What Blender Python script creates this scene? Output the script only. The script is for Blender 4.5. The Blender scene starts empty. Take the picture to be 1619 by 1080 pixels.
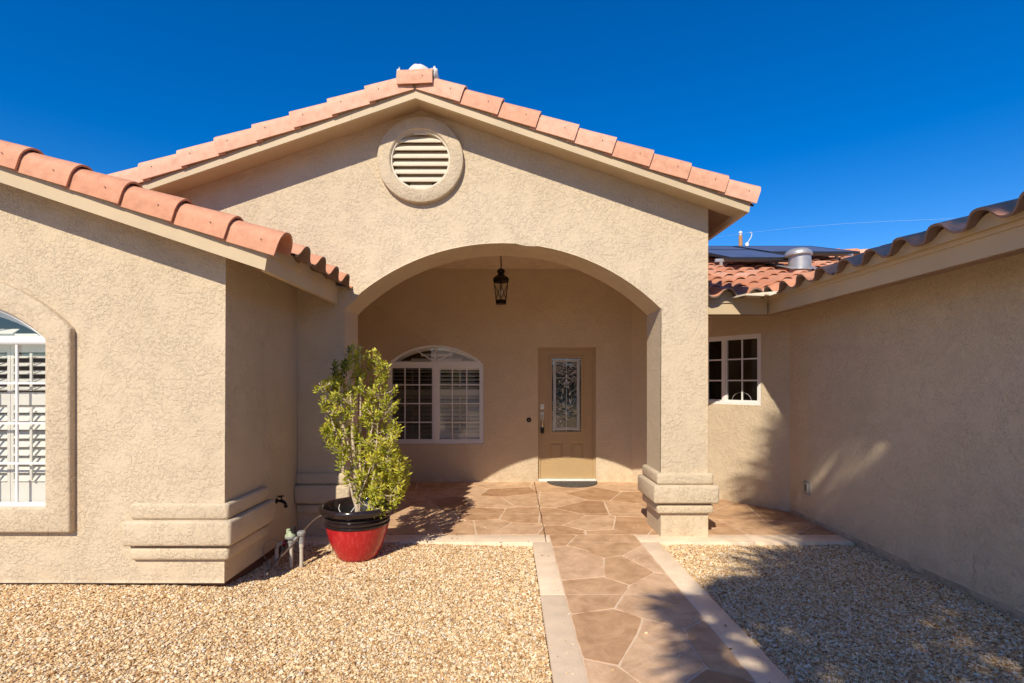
import bpy, bmesh, math, random
from mathutils import Vector, Matrix, noise
R = math.radians
rnd = random.Random(7)

# ------------------------------------------------------------------ camera, world, sun, exposure
scene = bpy.context.scene
col = scene.collection
cam_d = bpy.data.cameras.new('camera'); cam = bpy.data.objects.new('camera', cam_d); col.objects.link(cam)
CAMZ = 1.53; F = 810.0; CX = 803.0; HY = 605.0
cam.location = (0, 0, CAMZ); cam.rotation_euler = (R(90), 0, 0)
cam_d.sensor_width = 36.0; cam_d.lens = F / 1619.0 * 36.0
cam_d.shift_x = 6.5 / 1619.0; cam_d.shift_y = 65.0 / 1619.0
cam_d.clip_start = 0.05; cam_d.clip_end = 5000
scene.camera = cam

SUN = Vector((0.34, 1.0, -0.88)).normalized()       # direction the light travels
elev = math.asin(-SUN.z); azim = math.atan2(-SUN.x, -SUN.y)
w = bpy.data.worlds.new('World'); scene.world = w; w.use_nodes = True
nt = w.node_tree; nt.nodes.clear()
sky = nt.nodes.new('ShaderNodeTexSky'); sky.sky_type = 'NISHITA'; sky.sun_disc = False
sky.sun_elevation = elev; sky.sun_rotation = azim; sky.altitude = 900; sky.air_density = 1.0; sky.dust_density = 0.12; sky.ozone_density = 2.2
hsv = nt.nodes.new('ShaderNodeHueSaturation'); hsv.inputs['Saturation'].default_value = 1.49; hsv.inputs['Hue'].default_value = 0.511
hsv.inputs['Value'].default_value = 1.0
bg = nt.nodes.new('ShaderNodeBackground'); bg.inputs['Strength'].default_value = 0.083
wo = nt.nodes.new('ShaderNodeOutputWorld')
nt.links.new(sky.outputs[0], hsv.inputs['Color']); nt.links.new(hsv.outputs[0], bg.inputs['Color']); nt.links.new(bg.outputs[0], wo.inputs[0])

sd = bpy.data.lights.new('sun', 'SUN'); sd.energy = 2.8; sd.angle = R(0.53); sd.color = (1.0, 0.90, 0.735)
so = bpy.data.objects.new('sun', sd); col.objects.link(so); so.location = (-4, -12, 12)
so.rotation_euler = SUN.to_track_quat('-Z', 'Y').to_euler()
scene.view_settings.view_transform = 'Standard'; scene.view_settings.look = 'None'
scene.view_settings.exposure = 0.94; scene.view_settings.gamma = 1.0
scene.render.engine = 'CYCLES'; scene.cycles.use_denoising = True
scene.cycles.max_bounces = 12; scene.cycles.diffuse_bounces = 8; scene.cycles.transparent_max_bounces = 12

# ------------------------------------------------------------------ materials
def new_mat(name):
    m = bpy.data.materials.new(name); m.use_nodes = True
    t = m.node_tree; b = t.nodes['Principled BSDF']
    return m, t, b
def N(t, kind, **kw):
    n = t.nodes.new(kind)
    for k, v in kw.items():
        if k in n.inputs: n.inputs[k].default_value = v
        else: setattr(n, k, v)
    return n
def ramp(t, stops, interp='LINEAR'):
    n = t.nodes.new('ShaderNodeValToRGB'); cr = n.color_ramp; cr.interpolation = interp
    while len(cr.elements) < len(stops): cr.elements.new(0.5)
    for e, (p, c) in zip(cr.elements, stops):
        e.position = p; e.color = (c[0], c[1], c[2], 1) if not isinstance(c, float) else (c, c, c, 1)
    return n
def mathn(t, op, a, b=None, clamp=False):
    n = t.nodes.new('ShaderNodeMath'); n.operation = op; n.use_clamp = clamp
    for i, v in enumerate((a, b)):
        if v is None: continue
        if isinstance(v, (int, float)): n.inputs[i].default_value = v
        else: t.links.new(v, n.inputs[i])
    return n.outputs[0]
def plain(name, c, rough=0.6, metal=0.0, vary=0.12, scale=9.0, bump=0.0, bscale=60, spec=0.5, coat=0.0):
    m, t, b = new_mat(name)
    tc = N(t, 'ShaderNodeTexCoord'); no = N(t, 'ShaderNodeTexNoise', Scale=scale, Detail=5.0, Roughness=0.6)
    t.links.new(tc.outputs['Object'], no.inputs['Vector'])
    r = ramp(t, [(0.3, tuple(x * (1 - vary) for x in c)), (0.7, tuple(min(1, x * (1 + vary)) for x in c))])
    t.links.new(no.outputs[0], r.inputs[0]); t.links.new(r.outputs[0], b.inputs['Base Color'])
    b.inputs['Roughness'].default_value = rough; b.inputs['Metallic'].default_value = metal
    b.inputs['Specular IOR Level'].default_value = spec; b.inputs['Coat Weight'].default_value = coat
    if bump > 0:
        n2 = N(t, 'ShaderNodeTexNoise', Scale=float(bscale), Detail=6.0, Roughness=0.6)
        t.links.new(tc.outputs['Object'], n2.inputs['Vector'])
        bp = N(t, 'ShaderNodeBump', Strength=1.0, Distance=bump); t.links.new(n2.outputs[0], bp.inputs['Height'])
        t.links.new(bp.outputs[0], b.inputs['Normal'])
    return m
def stucco(name, c, depth=1.0):
    m, t, b = new_mat(name)
    tc = N(t, 'ShaderNodeTexCoord')
    # trowelled lace coat: ragged raised patches over a smoother base, denser in some places than others
    def nz(scale, detail, rough, dist=0.0, off=0.0):
        n_ = N(t, 'ShaderNodeTexNoise', Scale=float(scale), Detail=float(detail), Roughness=rough, Distortion=dist)
        v_ = N(t, 'ShaderNodeVectorMath', operation='ADD'); v_.inputs[1].default_value = (off, off * .7, off * 1.3)
        t.links.new(tc.outputs['Object'], v_.inputs[0]); t.links.new(v_.outputs[0], n_.inputs['Vector']); return n_
    n1 = nz(29, 5, 0.62, 0.2); n1b = nz(50, 5, 0.62, 0.2, off=7.1)
    st = ramp(t, [(0.20, 0.0), (0.50, 0.15), (0.555, 0.9), (0.80, 1.0)]); t.links.new(n1.outputs[0], st.inputs[0])
    sb = ramp(t, [(0.20, 0.0), (0.50, 0.1), (0.56, 0.9), (0.80, 1.0)]); t.links.new(n1b.outputs[0], sb.inputs[0])
    n2 = nz(190, 3, 0.7); n3 = nz(6, 4, 0.6)
    msk = ramp(t, [(0.36, 0.45), (0.54, 1.0)]); t.links.new(n3.outputs[0], msk.inputs[0])
    h = mathn(t, 'ADD', mathn(t, 'MULTIPLY', st.outputs[0], 0.8), mathn(t, 'MULTIPLY', sb.outputs[0], 0.5))
    h = mathn(t, 'MULTIPLY', h, msk.outputs[0])
    h = mathn(t, 'ADD', h, mathn(t, 'MULTIPLY', n2.outputs[0], 0.5))
    h = mathn(t, 'ADD', h, mathn(t, 'MULTIPLY', n3.outputs[0], 0.3))
    bp = N(t, 'ShaderNodeBump', Strength=1.0, Distance=0.0041 * depth); t.links.new(h, bp.inputs['Height'])
    t.links.new(bp.outputs[0], b.inputs['Normal'])
    big = N(t, 'ShaderNodeTexNoise', Scale=1.1, Detail=5.0, Roughness=0.6); t.links.new(tc.outputs['Object'], big.inputs['Vector'])
    r = ramp(t, [(0.3, tuple(x * 0.95 for x in c)), (0.7, tuple(x * 1.04 for x in c))]); t.links.new(big.outputs[0], r.inputs[0])
    r2 = ramp(t, [(0.3, (0.985, 0.98, 0.975)), (0.6, (1, 1, 1))]); t.links.new(n1.outputs[0], r2.inputs[0])
    mx = N(t, 'ShaderNodeMix', data_type='RGBA', blend_type='MULTIPLY'); mx.inputs[0].default_value = 1.0
    t.links.new(r.outputs[0], mx.inputs[6]); t.links.new(r2.outputs[0], mx.inputs[7])
    # splash stains low on the wall (real dirt just above the gravel)
    sx = N(t, 'ShaderNodeSeparateXYZ'); t.links.new(tc.outputs['Object'], sx.inputs[0])
    lowz = ramp(t, [(0.0, 1.0), (1.0, 0.0)]); t.links.new(mathn(t, 'DIVIDE', sx.outputs['Z'], 0.22, True), lowz.inputs[0])
    dn = N(t, 'ShaderNodeTexNoise', Scale=7.0, Detail=6.0, Roughness=0.7); t.links.new(tc.outputs['Object'], dn.inputs['Vector'])
    dr = ramp(t, [(0.45, 0.0), (0.7, 0.8)]); t.links.new(dn.outputs[0], dr.inputs[0])
    fac = mathn(t, 'MULTIPLY', dr.outputs[0], lowz.outputs[0])
    mx2 = N(t, 'ShaderNodeMix', data_type='RGBA'); t.links.new(fac, mx2.inputs[0])
    t.links.new(mx.outputs[2], mx2.inputs[6]); mx2.inputs[7].default_value = (c[0] * 0.72, c[1] * 0.66, c[2] * 0.6, 1)
    t.links.new(mx2.outputs[2], b.inputs['Base Color'])
    b.inputs['Roughness'].default_value = 0.95; b.inputs['Specular IOR Level'].default_value = 0.08
    return m
def tile_mat(name):
    m, t, b = new_mat(name)
    at = N(t, 'ShaderNodeAttribute', attribute_name='tone')
    tc = N(t, 'ShaderNodeTexCoord')
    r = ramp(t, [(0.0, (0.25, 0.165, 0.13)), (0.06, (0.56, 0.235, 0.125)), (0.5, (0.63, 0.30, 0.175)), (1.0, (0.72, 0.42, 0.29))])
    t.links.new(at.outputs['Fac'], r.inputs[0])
    no = N(t, 'ShaderNodeTexNoise', Scale=14.0, Detail=7.0, Roughness=0.7); t.links.new(tc.outputs['Object'], no.inputs['Vector'])
    dr = ramp(t, [(0.32, (0.82, 0.79, 0.77)), (0.50, (0.98, 0.97, 0.96)), (0.68, (1.08, 1.10, 1.13))]); t.links.new(no.outputs[0], dr.inputs[0])
    mx = N(t, 'ShaderNodeMix', data_type='RGBA', blend_type='MULTIPLY'); mx.inputs[0].default_value = 1.0
    t.links.new(r.outputs[0], mx.inputs[6]); t.links.new(dr.outputs[0], mx.inputs[7])
    t.links.new(mx.outputs[2], b.inputs['Base Color'])
    n2 = N(t, 'ShaderNodeTexNoise', Scale=120.0, Detail=4.0); t.links.new(tc.outputs['Object'], n2.inputs['Vector'])
    bp = N(t, 'ShaderNodeBump', Strength=0.6, Distance=0.0015); t.links.new(n2.outputs[0], bp.inputs['Height']); t.links.new(bp.outputs[0], b.inputs['Normal'])
    b.inputs['Roughness'].default_value = 0.7
    return m
def glass(name, tint=(0.97, 0.975, 0.97), rough=0.0, base_refl=0.025, bump=0.0, bscale=30):
    m = bpy.data.materials.new(name); m.use_nodes = True; t = m.node_tree; t.nodes.clear()
    o = N(t, 'ShaderNodeOutputMaterial'); tr = N(t, 'ShaderNodeBsdfTransparent'); tr.inputs[0].default_value = (*tint, 1)
    gl = N(t, 'ShaderNodeBsdfGlossy'); gl.inputs['Roughness'].default_value = rough
    fr = N(t, 'ShaderNodeLayerWeight'); fr.inputs['Blend'].default_value = 0.5
    f = mathn(t, 'ADD', mathn(t, 'MULTIPLY', mathn(t, 'POWER', fr.outputs['Facing'], 4.0), 0.9), base_refl + 0.035, True)
    mx = N(t, 'ShaderNodeMixShader'); t.links.new(f, mx.inputs[0]); t.links.new(tr.outputs[0], mx.inputs[1]); t.links.new(gl.outputs[0], mx.inputs[2])
    t.links.new(mx.outputs[0], o.inputs[0])
    if bump > 0:
        tc = N(t, 'ShaderNodeTexCoord'); n2 = N(t, 'ShaderNodeTexNoise', Scale=float(bscale), Detail=2.0)
        t.links.new(tc.outputs['Object'], n2.inputs['Vector'])
        bp = N(t, 'ShaderNodeBump', Strength=1.0, Distance=bump); t.links.new(n2.outputs[0], bp.inputs['Height'])
        t.links.new(bp.outputs[0], gl.inputs['Normal'])
    return m
def attr_mat(name, stops, rough=0.6, attr='tone', inst=False, noise_mul=None, bump=0.0, bscale=80, spec=0.4, trans=0.0):
    m, t, b = new_mat(name)
    at = N(t, 'ShaderNodeAttribute', attribute_name=attr)
    if inst: at.attribute_type = 'INSTANCER'
    r = ramp(t, stops); t.links.new(at.outputs['Fac'], r.inputs[0]); outc = r.outputs[0]
    tc = N(t, 'ShaderNodeTexCoord')
    if noise_mul:
        sc, lo, hi = noise_mul
        no = N(t, 'ShaderNodeTexNoise', Scale=float(sc), Detail=7.0, Roughness=0.68, Distortion=0.4); t.links.new(tc.outputs['Object'], no.inputs['Vector'])
        dr = ramp(t, [(0.32, lo), (0.68, hi)]); t.links.new(no.outputs[0], dr.inputs[0])
        mx = N(t, 'ShaderNodeMix', data_type='RGBA', blend_type='MULTIPLY'); mx.inputs[0].default_value = 1.0
        t.links.new(outc, mx.inputs[6]); t.links.new(dr.outputs[0], mx.inputs[7]); outc = mx.outputs[2]
    t.links.new(outc, b.inputs['Base Color'])
    b.inputs['Roughness'].default_value = rough; b.inputs['Specular IOR Level'].default_value = spec
    if bump > 0:
        n2 = N(t, 'ShaderNodeTexNoise', Scale=float(bscale), Detail=6.0, Roughness=0.65); t.links.new(tc.outputs['Object'], n2.inputs['Vector'])
        bp = N(t, 'ShaderNodeBump', Strength=1.0, Distance=bump); t.links.new(n2.outputs[0], bp.inputs['Height']); t.links.new(bp.outputs[0], b.inputs['Normal'])
    if trans > 0:
        o = t.nodes['Material Output']; tl = N(t, 'ShaderNodeBsdfTranslucent'); t.links.new(outc, tl.inputs[0])
        ms = N(t, 'ShaderNodeMixShader'); ms.inputs[0].default_value = trans
        t.links.new(b.outputs[0], ms.inputs[1]); t.links.new(tl.outputs[0], ms.inputs[2]); t.links.new(ms.outputs[0], o.inputs[0])
    return m

M = {}
M['stucco'] = stucco('stucco', (0.645, 0.53, 0.378))
M['ceiling'] = plain('ceiling_paint', (0.66, 0.54, 0.40), 0.9, bump=0.002, bscale=90)
M['trim'] = plain('trim_paint', (0.55, 0.43, 0.27), 0.6, vary=0.06, scale=3, bump=0.0006, bscale=40)
M['soffit'] = plain('soffit_boards', (0.30, 0.19, 0.11), 0.8)
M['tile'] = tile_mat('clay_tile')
M['mortar'] = plain('white_mortar', (0.68, 0.64, 0.58), 0.9, bump=0.006, bscale=22)
M['vent'] = plain('vent_paint', (0.66, 0.58, 0.45), 0.55, vary=0.04)
M['vinyl'] = plain('white_vinyl', (0.80, 0.79, 0.77), 0.35, vary=0.02)
M['shutter'] = plain('white_shutter', (0.78, 0.76, 0.70), 0.45, vary=0.02)
M['glass'] = glass('window_glass')
M['screen_glass'] = glass('screened_glass', (0.66, 0.66, 0.64), 0.02, 0.0)
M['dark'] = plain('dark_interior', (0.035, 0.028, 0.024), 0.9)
M['door'] = plain('door_paint', (0.44, 0.305, 0.155), 0.42, vary=0.03)
M['leaded'] = glass('leaded_glass', (0.40, 0.41, 0.34), 0.03, 0.14, bump=0.0022, bscale=16)
M['frosted'] = plain('textured_glass', (0.42, 0.43, 0.42), 0.25, vary=0.5, scale=160, bump=0.004, bscale=120, spec=0.9)
M['bevelglass'] = plain('bevel_glass', (0.62, 0.62, 0.60), 0.08, vary=0.5, scale=60, spec=1.0)
M['nickel'] = plain('satin_nickel', (0.62, 0.60, 0.56), 0.28, 1.0, vary=0.05)
M['black'] = plain('black_plastic', (0.014, 0.013, 0.013), 0.45, vary=0.2)
M['bronze'] = plain('dark_bronze', (0.016, 0.010, 0.008), 0.4, 0.6, vary=0.2)
M['grey'] = plain('grey_cover', (0.30, 0.28, 0.25), 0.5)
M['sill'] = plain('white_sill', (0.75, 0.73, 0.68), 0.5)
M['screed'] = plain('painted_screed', (0.42, 0.33, 0.24), 0.8, vary=0.35, scale=14)
M['grout'] = plain('grout_concrete', (0.72, 0.54, 0.38), 0.85, vary=0.08, scale=20, bump=0.001, bscale=150)
M['border'] = plain('border_concrete', (0.83, 0.655, 0.47), 0.8, vary=0.11, scale=6, bump=0.0016, bscale=110)
M['stone'] = attr_mat('stained_concrete', [(0.0, (0.42, 0.245, 0.135)), (0.35, (0.55, 0.345, 0.20)), (0.7, (0.65, 0.435, 0.27)), (1.0, (0.72, 0.51, 0.345))], 0.62,
                      noise_mul=(5.5, (0.70, 0.63, 0.57), (1.12, 1.11, 1.10)), bump=0.0022, bscale=60, spec=0.2)
M['joint'] = plain('saw_joint', (0.42, 0.27, 0.18), 0.9)
M['crack'] = plain('joint_filler', (0.12, 0.055, 0.03), 0.9, vary=0.4, scale=60)
M['soil_ground'] = plain('gravel_bed', (0.52, 0.36, 0.20), 0.95, vary=0.35, scale=55, bump=0.012, bscale=60)
M['pebble'] = attr_mat('pebble', [(0.0, (0.26, 0.13, 0.05)), (0.13, (0.52, 0.31, 0.14)), (0.42, (0.76, 0.55, 0.29)), (0.70, (0.84, 0.67, 0.41)), (0.93, (0.88, 0.80, 0.64)), (1.0, (0.52, 0.45, 0.37))],
                       0.92, inst=True, spec=0.12, noise_mul=(1.5, (0.85, 0.82, 0.8), (1.08, 1.08, 1.08)))
M['red_glaze'] = None
M['potblack'] = plain('black_glaze', (0.022, 0.014, 0.014), 0.16, vary=0.3, scale=30, coat=0.4)
M['soil'] = plain('potting_soil', (0.06, 0.038, 0.024), 0.95, bump=0.008, bscale=50)
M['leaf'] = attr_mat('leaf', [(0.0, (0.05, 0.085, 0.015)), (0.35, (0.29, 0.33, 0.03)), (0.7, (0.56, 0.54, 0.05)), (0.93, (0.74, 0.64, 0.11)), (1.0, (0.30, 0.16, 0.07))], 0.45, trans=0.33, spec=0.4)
M['bark'] = plain('pale_bark', (0.55, 0.44, 0.33), 0.85, vary=0.25, scale=35, bump=0.002, bscale=60)
M['pvc'] = plain('white_pvc', (0.54, 0.49, 0.41), 0.4, vary=0.1, scale=30)
M['valve'] = plain('valve_green', (0.36, 0.42, 0.27), 0.55, vary=0.3, scale=45)
M['valvegrey'] = plain('valve_grey', (0.26, 0.26, 0.25), 0.6, vary=0.3, scale=45)
M['tubing'] = plain('drip_tubing', (0.10, 0.065, 0.045), 0.4)
M['panel'] = plain('solar_glass', (0.10, 0.10, 0.14), 0.34, vary=0.2, scale=3, spec=0.9)
M['galv'] = plain('galvanised', (0.46, 0.45, 0.44), 0.38, 0.5, vary=0.12, scale=12)
M['pole'] = plain('pole_wood', (0.42, 0.21, 0.09), 0.85, vary=0.2)
M['wire'] = plain('pale_cable', (0.55, 0.60, 0.66), 0.5)
M['palmtrunk'] = plain('palm_trunk', (0.20, 0.14, 0.09), 0.9, vary=0.3, bump=0.02, bscale=18)
M['palmleaf'] = attr_mat('palm_leaf', [(0, (0.05, 0.08, 0.02)), (1, (0.13, 0.17, 0.05))], 0.5)
M['hill'] = plain('desert_hills', (0.26, 0.18, 0.12), 0.95, vary=0.25, scale=0.05)
M['treeleaf'] = attr_mat('tree_leaf', [(0, (0.03, 0.05, 0.015)), (1, (0.10, 0.13, 0.04))], 0.6)
M['asphalt'] = plain('asphalt', (0.05, 0.05, 0.05), 0.9, bump=0.004, bscale=120)
def red_glaze():
    m, t, b = new_mat('red_glaze'); tc = N(t, 'ShaderNodeTexCoord')
    mp = N(t, 'ShaderNodeMapping'); mp.inputs['Scale'].default_value = (1, 1, 0.09); t.links.new(tc.outputs['Object'], mp.inputs[0])
    no = N(t, 'ShaderNodeTexNoise', Scale=55.0, Detail=5.0, Roughness=0.7); t.links.new(mp.outputs[0], no.inputs['Vector'])
    r = ramp(t, [(0.2, (0.36, 0.010, 0.014)), (0.5, (0.50, 0.018, 0.022)), (0.85, (0.66, 0.09, 0.085))]); t.links.new(no.outputs[0], r.inputs[0])
    t.links.new(r.outputs[0], b.inputs['Base Color']); b.inputs['Roughness'].default_value = 0.22; b.inputs['Coat Weight'].default_value = 0.25
    return m
M['red_glaze'] = red_glaze()

# ------------------------------------------------------------------ mesh builder
class MB:
    def __init__(s): s.v = []; s.f = []; s.tone = []
    def add(s, vs, fs, tone=0.5):
        o = len(s.v); s.v += [tuple(p) for p in vs]; s.f += [tuple(i + o for i in f) for f in fs]; s.tone += [tone] * len(vs)
        return s
    def box(s, x0, x1, y0, y1, z0, z1, T=None, tone=0.5):
        vs = [(x, y, z) for z in (z0, z1) for y in (y0, y1) for x in (x0, x1)]
        if T: vs = [T(*p) for p in vs]
        return s.add(vs, [(0, 2, 3, 1), (4, 5, 7, 6), (0, 1, 5, 4), (2, 6, 7, 3), (0, 4, 6, 2), (1, 3, 7, 5)], tone)
    def prism(s, pts, axis, a0, a1, T=None, tone=0.5):
        # pts 2D polygon; axis 'y': pts=(x,z), extruded in y; 'z': pts=(x,y); 'x': pts=(y,z)
        def mk(p, a):
            q = (p[0], a, p[1]) if axis == 'y' else ((p[0], p[1], a) if axis == 'z' else (a, p[0], p[1]))
            return T(*q) if T else q
        n = len(pts); vs = [mk(p, a0) for p in pts] + [mk(p, a1) for p in pts]
        fs = [tuple(range(n)), tuple(range(2 * n - 1, n - 1, -1))] + [(i, i + n, (i + 1) % n + n, (i + 1) % n) for i in range(n)]
        return s.add(vs, fs, tone)
    def tube(s, pts, r, n=8, caps=True, tone=0.5):
        pts = [Vector(p) for p in pts]; rs = r if isinstance(r, (list, tuple)) else [r] * len(pts)
        vs = []; fs = []; up = Vector((0.13, 0.27, 0.95)).normalized()
        for i, p in enumerate(pts):
            d = (pts[min(i + 1, len(pts) - 1)] - pts[max(i - 1, 0)]).normalized()
            a = d.cross(up)
            if a.length < 1e-3: a = d.cross(Vector((1, 0, 0)))
            a.normalize(); b = d.cross(a)
            vs += [p + (a * math.cos(2 * math.pi * k / n) + b * math.sin(2 * math.pi * k / n)) * rs[i] for k in range(n)]
        for i in range(len(pts) - 1):
            for k in range(n): fs.append((i * n + k, i * n + (k + 1) % n, (i + 1) * n + (k + 1) % n, (i + 1) * n + k))
        if caps: fs += [tuple(range(n - 1, -1, -1)), tuple(range((len(pts) - 1) * n, len(pts) * n))]
        return s.add(vs, fs, tone)
    def lathe(s, prof, c=(0, 0, 0), n=32, ang=0.0, T=None, tone=0.5):
        vs = []; fs = []
        for (r, z) in prof:
            for k in range(n):
                a = 2 * math.pi * k / n + ang; p = (c[0] + r * math.cos(a), c[1] + r * math.sin(a), c[2] + z)
                vs.append(T(*p) if T else p)
        for i in range(len(prof) - 1):
            for k in range(n): fs.append((i * n + k, i * n + (k + 1) % n, (i + 1) * n + (k + 1) % n, (i + 1) * n + k))
        fs += [tuple(range(n - 1, -1, -1)), tuple(range((len(prof) - 1) * n, len(prof) * n))]
        return s.add(vs, fs, tone)
    def build(s, name, mat, parent=None, smooth=None, bev=None, bw=0.01, bseg=3, loc=None):
        me = bpy.data.meshes.new(name); me.from_pydata(s.v, [], s.f); me.update()
        a = me.attributes.new('tone', 'FLOAT', 'POINT'); a.data.foreach_set('value', s.tone)
        bm = bmesh.new(); bm.from_mesh(me)
        if bev is not None:
            bmesh.ops.remove_doubles(bm, verts=bm.verts, dist=1e-5)
            es = [e for e in bm.edges if len(e.link_faces) == 2 and e.calc_face_angle(0) > R(28) and (bev is True or bev((e.verts[0].co + e.verts[1].co) / 2, (e.verts[1].co - e.verts[0].co).normalized()))]
            bmesh.ops.bevel(bm, geom=es, offset=bw, segments=bseg, profile=0.5, affect='EDGES', clamp_overlap=True)
        bmesh.ops.recalc_face_normals(bm, faces=bm.faces)
        bm.to_mesh(me); bm.free()
        if smooth is not None:
            me.polygons.foreach_set('use_smooth', [True] * len(me.polygons)); me.set_sharp_from_angle(angle=R(smooth))
        me.materials.append(mat)
        o = bpy.data.objects.new(name, me); col.objects.link(o)
        if parent: o.parent = parent
        if loc: o.location = loc
        return o
def empty(name, loc, label, cat, group=None):
    o = bpy.data.objects.new(name, None); col.objects.link(o); o.location = loc; o.empty_display_size = 0.2
    o['label'] = label; o['category'] = cat
    if group: o['group'] = group
    return o
def tag(o, label, cat, group=None):
    o['label'] = label; o['category'] = cat
    if group: o['group'] = group
    return o
def struct(o, kind='structure', label=None, cat=None):
    o['kind'] = kind
    if label: o['label'] = label
    if cat: o['category'] = cat
    return o
def wall_mesh(outer, holes, y0, y1, T=None):
    """wall slab in the xz plane between y0 and y1 with holes; returns an MB"""
    bm = bmesh.new()
    es = []
    for loop in [outer] + holes:
        vs = [bm.verts.new((p[0], 0, p[1])) for p in loop]
        for i in range(len(vs)): es.append(bm.edges.new((vs[i], vs[(i + 1) % len(vs)])))
    bmesh.ops.triangle_fill(bm, use_beauty=True, use_dissolve=False, edges=es)
    bm.verts.index_update()
    vs0 = [v.co.copy() for v in bm.verts]; fs = [tuple(v.index for v in f.verts) for f in bm.faces]
    bd = [(e.verts[0].index, e.verts[1].index) for e in bm.edges if len(e.link_faces) == 1]
    bm.free(); n = len(vs0)
    vs = [(v.x, y0, v.z) for v in vs0] + [(v.x, y1, v.z) for v in vs0]
    if T: vs = [T(*p) for p in vs]
    fa = fs + [tuple(i + n for i in reversed(f)) for f in fs] + [(a, b, b + n, a + n) for a, b in bd]
    return MB().add(vs, fa)
def arch_pts(xc, z0, zs, w_, rise, n=20, grow=0.0):
    """closed outline of an arched opening, anticlockwise from bottom-left"""
    hw = w_ / 2 + grow; rad = ((w_ / 2) ** 2 + rise ** 2) / (2 * rise); cz = zs + rise - rad; rad += grow
    pts = [(xc - hw, z0 - grow), (xc + hw, z0 - grow)]
    a0 = math.acos(max(-1, min(1, hw / rad)))
    for i in range(n + 1):
        a = a0 + (math.pi - 2 * a0) * i / n
        pts.append((xc + rad * math.cos(a), cz + rad * math.sin(a)))
    return pts
def ring_band(mb, outer, inner, y0, y1, T=None):
    n = len(outer); vs = []
    for y in (y0, y1):
        for lp in (outer, inner): vs += [((T(p[0], y, p[1])) if T else (p[0], y, p[1])) for p in lp]
    fs = []
    for i in range(n):
        j = (i + 1) % n
        fs += [(i, j, n + j, n + i), (2 * n + i, 3 * n + i, 3 * n + j, 2 * n + j), (i, 2 * n + i, 2 * n + j, j), (n + i, n + j, 3 * n + j, 3 * n + i)]
    mb.add(vs, fs)
def gx(px, py): Y = F * CAMZ / (py - HY); return ((px - CX) / F * Y, Y)      # ground point seen at a photo pixel, used to measure the paving

# ================================================================== HOUSE
house = empty('house', (0, 0, 0), 'tan stucco single storey house with clay tile roofs and arched entry porch', 'house')
YF, YT = 5.08, 5.57        # gable wall front / back
YB = 7.894                 # porch back wall
SL = 0.3427; PX, PZ = -0.866, 4.246
def roofz(x, z0=PZ): return z0 - SL * abs(x - PX)
X0, X1, AXL, AXR = -2.087, 1.982, -1.631, 1.512
# ---- gable facade with arch
rise, hw = 0.646, (AXR - AXL) / 2; xc = (AXR + AXL) / 2; rad = (hw * hw + rise * rise) / (2 * rise); cz = 2.264 + rise - rad
arc = []
for i in range(29):
    a0 = math.acos(hw / rad); a = (math.pi - a0) - (math.pi - 2 * a0) * i / 28
    arc.append((xc + rad * math.cos(a), cz + rad * math.sin(a)))
out = [(X0, -0.12), (AXL, -0.12)] + arc + [(AXR, -0.12), (X1, -0.12), (X1, roofz(X1) + 0.04), (PX, PZ + 0.04), (-3.9, roofz(-3.9) + 0.04), (-3.9, 2.2), (X0, 2.2)]
vr, vz = 0.295, 3.722
vent_hole = [(PX + 0.005 + vr * math.cos(2 * math.pi * k / 32), vz + vr * math.sin(2 * math.pi * k / 32)) for k in range(32)]
g = wall_mesh(out, [vent_hole], YF, YT)
g.build('gable_wall', M['stucco'], house, smooth=32, bev=lambda m, d: (m.y < YF + 0.01 and m.z < 3.2 and m.z > 0.0) or (abs(d.y) > 0.9 and abs(m.x - X1) < .02) or abs(m.z - 2.264) < .001, bw=0.012)
# ---- back wall of the porch
win_w, win_rise = 1.49, 0.295
porch_win = dict(xc=-1.115, z0=0.585, zs=1.82)
DX0, DX1, DZ = 0.468, 1.357, 2.076
bw_out = [(-3.2, -0.1), (DX0, -0.1), (DX0, DZ), (DX1, DZ), (DX1, -0.1), (1.95, -0.1), (1.95, 3.6), (-3.2, 3.6)]
hole = arch_pts(porch_win['xc'], porch_win['z0'], porch_win['zs'], win_w, win_rise)
wall_mesh(bw_out, [hole], YB, YB + 0.16).build('entry_wall', M['stucco'], house, smooth=30, bev=lambda m, d: m.y < YB + .01 and -3 < m.x < 1.9 and m.z < 3.4 and m.z > 0, bw=0.008, bseg=2)
# ---- angled wall between the porch and the right wing
A = Vector((1.91, YB, 0)); C = Vector((3.33, 6.05, 0)); AL = (C - A).length; U = (C - A) / AL; NI = Vector((-U.y, U.x, 0))
def TA(x, y, z): p = A + U * x + NI * y; return (p.x, p.y, z)
AZ = (1.249, 2.139); AX = (AL - 1.334, AL - 0.342)
wall_mesh([(0, -0.1), (AL + 0.0, -0.1), (AL + 0.0, 2.50), (0, 3.15)], [[(AX[0], AZ[0]), (AX[1], AZ[0]), (AX[1], AZ[1]), (AX[0], AZ[1])]], 0, 0.16, TA).build('angled_wall', M['stucco'], house, smooth=30)
# ---- right wing wall
wall = MB().prism([(-4.0, 0.035), (6.05, 0.035), (6.05, 2.5), (-4.0, 2.5)], 'x', 3.33, 3.5)
wall.build('side_wall', M['stucco'], house, smooth=30)
MB().box(3.322, 3.33, -4.0, 6.0, 0.012, 0.040).box(3.33, 3.48, -4, 6.04, -0.1, 0.034).build('weep_screed', M['screed'], house)
# hairline crack in the right wall
cr = MB(); pz = 0.62; py_ = 3.92; pts = []
for k in range(14): pts.append((3.3292, 3.66 + 0.008 * math.sin(k * 1.7) + rnd.uniform(-.005, .005), 0.31 - k * 0.02))
cr.tube(pts, 0.0013, 4).build('wall_crack', M['soffit'], house)
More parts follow.
